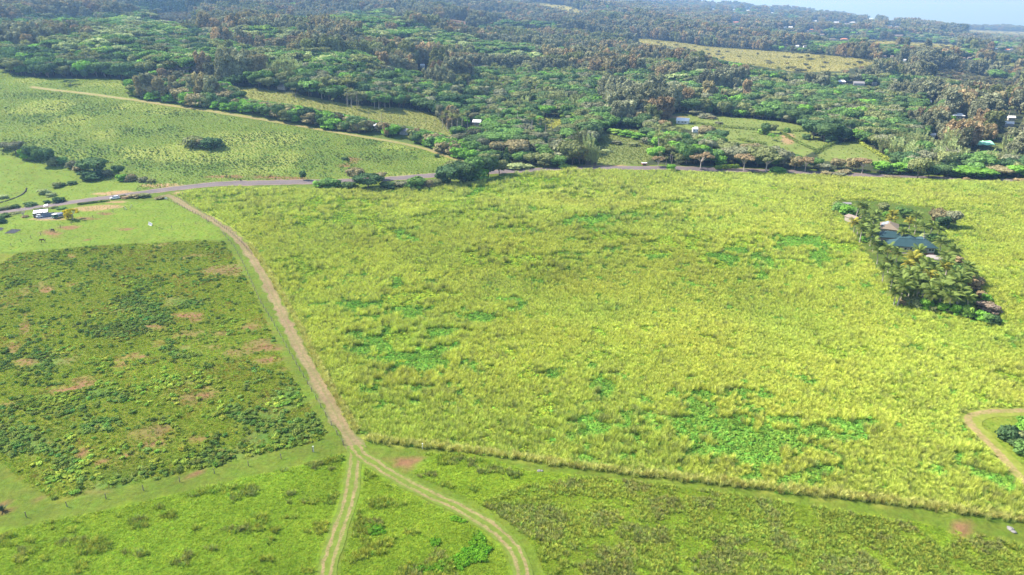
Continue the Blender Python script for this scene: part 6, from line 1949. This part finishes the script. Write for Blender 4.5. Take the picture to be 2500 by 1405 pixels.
b_ = MB(); b_.box((-0.1, 3.25, 1.1), (5.4, 0.08, 2.1)); b_.build('back_panel', M['grey_wall'], o)
# small white flatbed vehicle under the carport
p2 = at1(96, 532.5)
v_ = thing('utility_cart', 'small white utility cart parked under the carport', 'cart', tuple(p2), ang + 0.15)
b_ = MB(); b_.box((0.1, 0, 0.62), (2.5, 1.25, 0.5)); b_.build('body', M['carwhite'], v_)
b_ = MB(); b_.box((0, 0, 1.52), (1.5, 1.2, 0.08)); b_.build('canopy', M['carwhite'], v_)
b_ = MB(); b_.box((-0.1, 0, 0.95), (0.5, 1.1, 0.3)); b_.build('seat', M['rubber'], v_)
for s_ in (-1, 1):
    for x_ in (-.65, .65):
        b_ = MB(); b_.tube([(x_, s_ * .55, .8), (x_, s_ * .55, 1.5)], .03, 5); b_.build('canopy_post', M['rim'], v_)
    for x_ in (-.8, .95):
        b_ = MB(); b_.tube([(x_, s_ * .5, .26), (x_, s_ * .68, .26)], .26, 12); b_.build('wheel', M['rubber'], v_)
# truck with long slate body
p3 = at1(134, 534.5)
tr = thing('truck', 'parked truck with white cab roof and long slate blue tarpaulin body', 'truck', tuple(p3), ang + 0.55)
b_ = MB(); b_.box((0.2, 0, 1.25), (1.7, 2.0, 1.5), taper=0.94); cb = b_.build('cab', M['greenpanel'], tr)
b_ = MB(); b_.box((0.2, 0, 2.06), (1.75, 1.95, 0.12)); b_.build('cab_roof', M['white_roof'], cb)
b_ = MB(); b_.box((-0.62, 0, 1.55), (0.05, 1.6, 0.6)); b_.build('windscreen', M['glass'], cb)
for s_ in (-1, 1):
    b_ = MB(); b_.box((0.2, s_ * 0.985, 1.55), (0.9, 0.04, 0.5)); b_.build('side_window', M['glass'], cb)
    b_ = MB(); b_.box((-0.68, s_ * 0.7, 0.8), (0.06, 0.3, 0.2)); b_.build('headlight', M['lampclear'], cb)
b_ = MB()
b_.add([(1.15, -1.05, .75), (6.2, -1.05, .75), (6.2, 1.05, .75), (1.15, 1.05, .75), (1.15, -1.0, 1.7), (6.2, -1.0, 2.3), (6.2, 1.0, 2.3), (1.15, 1.0, 1.7), (1.15, 0, 1.95), (6.2, 0, 2.6)],
       [(3, 2, 1, 0), (0, 1, 5, 4), (2, 3, 7, 6), (4, 5, 9, 8), (6, 7, 8, 9), (0, 4, 8, 7, 3), (1, 2, 6, 9, 5)])
b_.build('tarpaulin_body', M['truckblue'], tr)
b_ = MB(); b_.box((3.2, 0, 0.62), (6.3, 1.0, 0.2)); b_.build('chassis', M['rubber'], tr)
for x_ in (0.1, 4.6, 5.5):
    for s_ in (-1, 1):
        b_ = MB(); b_.tube([(x_, s_ * .75, .42), (x_, s_ * 1.02, .42)], .42, 14); wo = b_.build('wheel', M['rubber'], tr)
        b_ = MB(); b_.tube([(x_, s_ * 1.0, .42), (x_, s_ * 1.035, .42)], .2, 10); b_.build('rim', M['rim'], wo)
# grey wall sheet between carport and truck
p4 = at1(118, 530)
o = thing('windbreak', 'slate grey sheet fence between carport and truck', 'windbreak', tuple(p4), ang)
for i in range(3):
    b_ = MB(); b_.box((-1.7 + i * 1.72, 0, 0.9), (1.7, 0.07, 1.9)); b_.build('panel', M['truckblue'], o)
for i in range(4):
    b_ = MB(); b_.tube([(-2.55 + i * 1.72, 0.08, -.2), (-2.55 + i * 1.72, 0.08, 2.0)], .05, 6); b_.build('post', M['wood'], o)
# roadside stand
p5 = at1(114, 511)
o = thing('roadside_stand', 'little roadside stand with white slanting roof', 'stand', tuple(p5), ang)
b_ = MB(); b_.box((0, 0, 0), (1.9, 1.5, 0.07)); q_ = b_.build('roof', M['white_roof'], o); q_.location = (0, 0, 1.95); q_.rotation_euler = (0.25, -0.25, 0)
for x_ in (-.7, .7):
    for y_ in (-.5, .5):
        b_ = MB(); b_.tube([(x_, y_, -.2), (x_, y_, 1.78 + .2 * x_)], .05, 6); b_.build('post', M['wood'], o)
b_ = MB(); b_.box((0, 0, .8), (1.5, 1.05, .06)); b_.build('counter', M['wood'], o)
# flat black four-sided sheets with edging, lying just above the ground
for pts, lb in (([(11, 570.5), (29, 560.5), (52, 561.5), (34, 570.8)], 'flat black square sheet on the lawn below the carport'), ([(-14, 564.5), (-6, 555.5), (9, 557.5), (4, 563.5)], 'flat black sheet cut off by the left picture edge')):
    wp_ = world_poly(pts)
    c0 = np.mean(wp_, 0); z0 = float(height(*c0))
    o = thing('ground_cloth', lb, 'ground cloth', (c0[0], c0[1], z0), 0, 'flat black sheets')
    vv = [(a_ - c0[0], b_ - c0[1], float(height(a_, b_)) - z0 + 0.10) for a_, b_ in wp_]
    m_ = MB(); m_.add(vv, [(0, 1, 2, 3)]); so = m_.build('cloth', M['blacksheet'], o); sm = so.modifiers.new('t', 'SOLIDIFY'); sm.thickness = 0.04
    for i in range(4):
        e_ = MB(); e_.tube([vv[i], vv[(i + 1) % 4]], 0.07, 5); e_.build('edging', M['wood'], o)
# dark curved dry-stone wall
ln = lines_world([(-30, 503), (0, 496), (25, 488.5), (47, 480), (60, 471), (65, 461)], 0.8)
o = thing('stone_wall', 'low curved wall of dark lava stones on the left slope', 'wall', (ln[0, 0], ln[0, 1], float(height(*ln[0]))), 0)
STM = []
for k in range(4):
    bm = bmesh.new(); bmesh.ops.create_icosphere(bm, subdivisions=1, radius=0.42)
    for v__ in bm.verts:
        v__.co *= random.uniform(0.8, 1.15); v__.co.z *= 0.75
    me = bpy.data.meshes.new('stone'); bm.to_mesh(me); bm.free(); me.materials.append(M['stone']); STM.append(me)
org = Vector(o.location)
for i, (a_, b_) in enumerate(ln):
    st = link('stone', STM[i % 4], o, Vector((a_ + random.uniform(-.15, .15), b_ + random.uniform(-.15, .15), float(height(a_, b_)) + 0.18)) - org)
    st.rotation_euler = (0, 0, random.uniform(0, 6)); q_ = random.uniform(0.8, 1.3); st.scale = (q_, q_, q_)
# pale boulders lying in the mown lane
BO = []
for k in range(3):
    bm = bmesh.new(); bmesh.ops.create_icosphere(bm, subdivisions=2, radius=0.5)
    for v__ in bm.verts:
        v__.co *= 1 + 0.28 * (random.random() - 0.5); v__.co.z *= 0.6; v__.co.x *= 1.25
    me = bpy.data.meshes.new('boulder'); bm.to_mesh(me); bm.free(); me.materials.append(M['paleboulder']); BO.append(me)
for k, (a_, b_, s_, lb) in enumerate([(1316, 1151, 0.75, 'pale boulder in the mown lane, left of a pair'), (1323, 1151, 0.5, 'smaller pale boulder in the mown lane, right of a pair'), (2466, 1292, 1.1, 'grey boulder at the right end of the mown lane'), (2475, 1300, 0.8, 'pale boulder below the grey one at the right end of the lane')]):
    p = at1(a_, b_)
    o = link('boulder', BO[k % 3], None, (p.x, p.y, p.z + 0.1), random.uniform(0, 6), (s_, s_, s_)); tag(o, lb, 'boulder', 'boulders in the mown lane')
# vehicle under the trees right of the bend
p = at1(1573, 404)
o = thing('farm_trailer', 'faded red farm trailer parked under the trees at the track mouth', 'trailer', tuple(p), 0.1)
b_ = MB(); b_.box((0, 0, .95), (3.2, 1.7, .7)); b_.build('box', M['redpaint'], o)
b_ = MB(); b_.box((0, 0, 1.45), (3.3, 1.8, .12)); b_.build('lid', M['white_roof'], o)
b_ = MB(); b_.tube([(-1.6, 0, .6), (-2.8, 0, .5)], .06, 5); b_.build('drawbar', M['wood'], o)
for x_ in (-.6, .5):
    for s_ in (-1, 1):
        b_ = MB(); b_.tube([(x_, s_ * .7, .38), (x_, s_ * .92, .38)], .38, 12); b_.build('wheel', M['rubber'], o)

# ------------------------------------------------------------------ agave at the lower left edge
p = at1(6, 1248)
o = thing('agave', 'grey-green agave on red soil at the lower left edge', 'agave', tuple(p), 0)
lf = MB()
for i in range(3):
    pass
AG = MB(); AG.add([(0, -.09, 0), (0, .09, 0), (.55, -.11, .28), (.55, .11, .28), (1.15, 0, .42), (0, 0, -.08), (.55, 0, .17)], [(0, 2, 3, 1), (2, 4, 3), (0, 5, 6, 2), (5, 1, 3, 6), (2, 6, 4), (6, 3, 4)])
AGM = AG.mesh('leaf', M['leaf'])
for i in range(22):
    l_ = link('leaf', AGM, o); l_.rotation_euler = (0, -0.1 - 1.1 * (i / 22), i * 2.399); l_.location = (0, 0, .1); q_ = random.uniform(0.9, 1.3); l_.scale = (q_, q_, q_); l_['tint'] = [0.11, 0.17, 0.10]

# ------------------------------------------------------------------ horses
def horse(loc, rz, coat, label, head_down):
    o = thing('horse', label, 'horse', loc, rz)
    nodes = []; edges = []

    def chain(pts, root=None):
        prev = root
        first = None
        for p_, r_ in pts:
            nodes.append((p_, r_)); i_ = len(nodes) - 1
            if prev is not None:
                edges.append((prev, i_))
            prev = i_
            if first is None:
                first = i_
        return first, prev
    # x forward
    chain([((-.78, 0, 1.22), (.27, .30)), ((-.45, 0, 1.17), (.30, .33)), ((0, 0, 1.12), (.30, .33)), ((.42, 0, 1.14), (.28, .34)), ((.68, 0, 1.24), (.22, .28))])
    if head_down:
        _, e = chain([((.92, 0, 1.22), (.15, .19)), ((1.14, 0, .98), (.12, .15)), ((1.28, 0, .74), (.12, .12)), ((1.36, 0, .50), (.085, .09)), ((1.39, 0, .34), (.07, .075))], 4)
    else:
        _, e = chain([((.90, 0, 1.45), (.15, .20)), ((1.08, 0, 1.68), (.12, .15)), ((1.20, 0, 1.80), (.12, .12)), ((1.42, 0, 1.66), (.085, .09)), ((1.56, 0, 1.56), (.07, .075))], 4)
    for s_ in (-1, 1):
        chain([((.50, s_ * .15, .92), (.12, .13)), ((.52, s_ * .15, .55), (.07, .075)), ((.51, s_ * .15, .30), (.05, .05)), ((.52, s_ * .15, .10), (.055, .055)), ((.55, s_ * .15, .02), (.07, .06))], 3)
        chain([((-.66, s_ * .16, .92), (.15, .18)), ((-.60, s_ * .16, .70), (.10, .11)), ((-.80, s_ * .16, .46), (.06, .065)), ((-.78, s_ * .16, .14), (.05, .05)), ((-.74, s_ * .16, .02), (.07, .06))], 0)
        k = 7 if head_down else 7
        b0 = nodes[7][0]
        chain([((b0[0] - .04, s_ * .07, b0[2] + .17), (.03, .02))], 7)
    me = bpy.data.meshes.new('body')
    me.from_pydata([n_[0] for n_ in nodes], edges, [])
    ob = link('body', me, o)
    me.materials.append(coat)
    ob.modifiers.new('skin', 'SKIN'); sv = me.skin_vertices[0].data
    for i, (p_, r_) in enumerate(nodes):
        sv[i].radius = r_
    sv[0].use_root = True
    s2 = ob.modifiers.new('sub', 'SUBSURF'); s2.levels = 1; s2.render_levels = 1
    tl = MB(); tl.tube([(-1.0, 0, 1.32), (-1.12, 0, 1.1), (-1.14, 0, .75), (-1.10, 0, .5)], [.05, .085, .075, .02], 6); tl.build('tail', M['mane'], o)
    mn = MB()
    a_, b_ = Vector(nodes[5][0]), Vector(nodes[7][0])
    for i in range(6):
        q_ = a_.lerp(b_, i / 5) + Vector((-.06, 0, .12)); mn.tube([q_, q_ + Vector((-.04, .1, -.16))], [.05, .015], 4)
    mn.build('mane', M['mane'], o)
    return o


p = at1(105, 592)
horse(tuple(p), math.pi + 0.25, M['coat'], 'brown horse standing in the grass below the yard fence', True)
p = at1(130, 567)
horse(tuple(p), math.pi * 0.85, M['darkcoat'], 'dark horse by the fence on the bare red soil', True)
# ------------------------------------------------------------------ air
hz = NT('haze_air')
pv = hz.n('VolumePrincipled', {'Color': (0.30, 0.56, 1.0, 1), 'Absorption Color': (0.45, 0.45, 0.45, 1), 'Density': 0.00015, 'Anisotropy': 0.2})
hz.t.links.new(pv.outputs[0], hz.out.inputs['Volume'])
zl = min(SEA_Z, float(Z.min())) - 1.0
zt = float(Z.max()) + 40.0
hb = MB()
hb.box((0, 21300, (zl + zt) / 2), (86000, 44400, zt - zl))
hzo = hb.build('haze', hz.m)
hzo['kind'] = 'stuff'; hzo['label'] = 'thin blue haze over the distant forest'
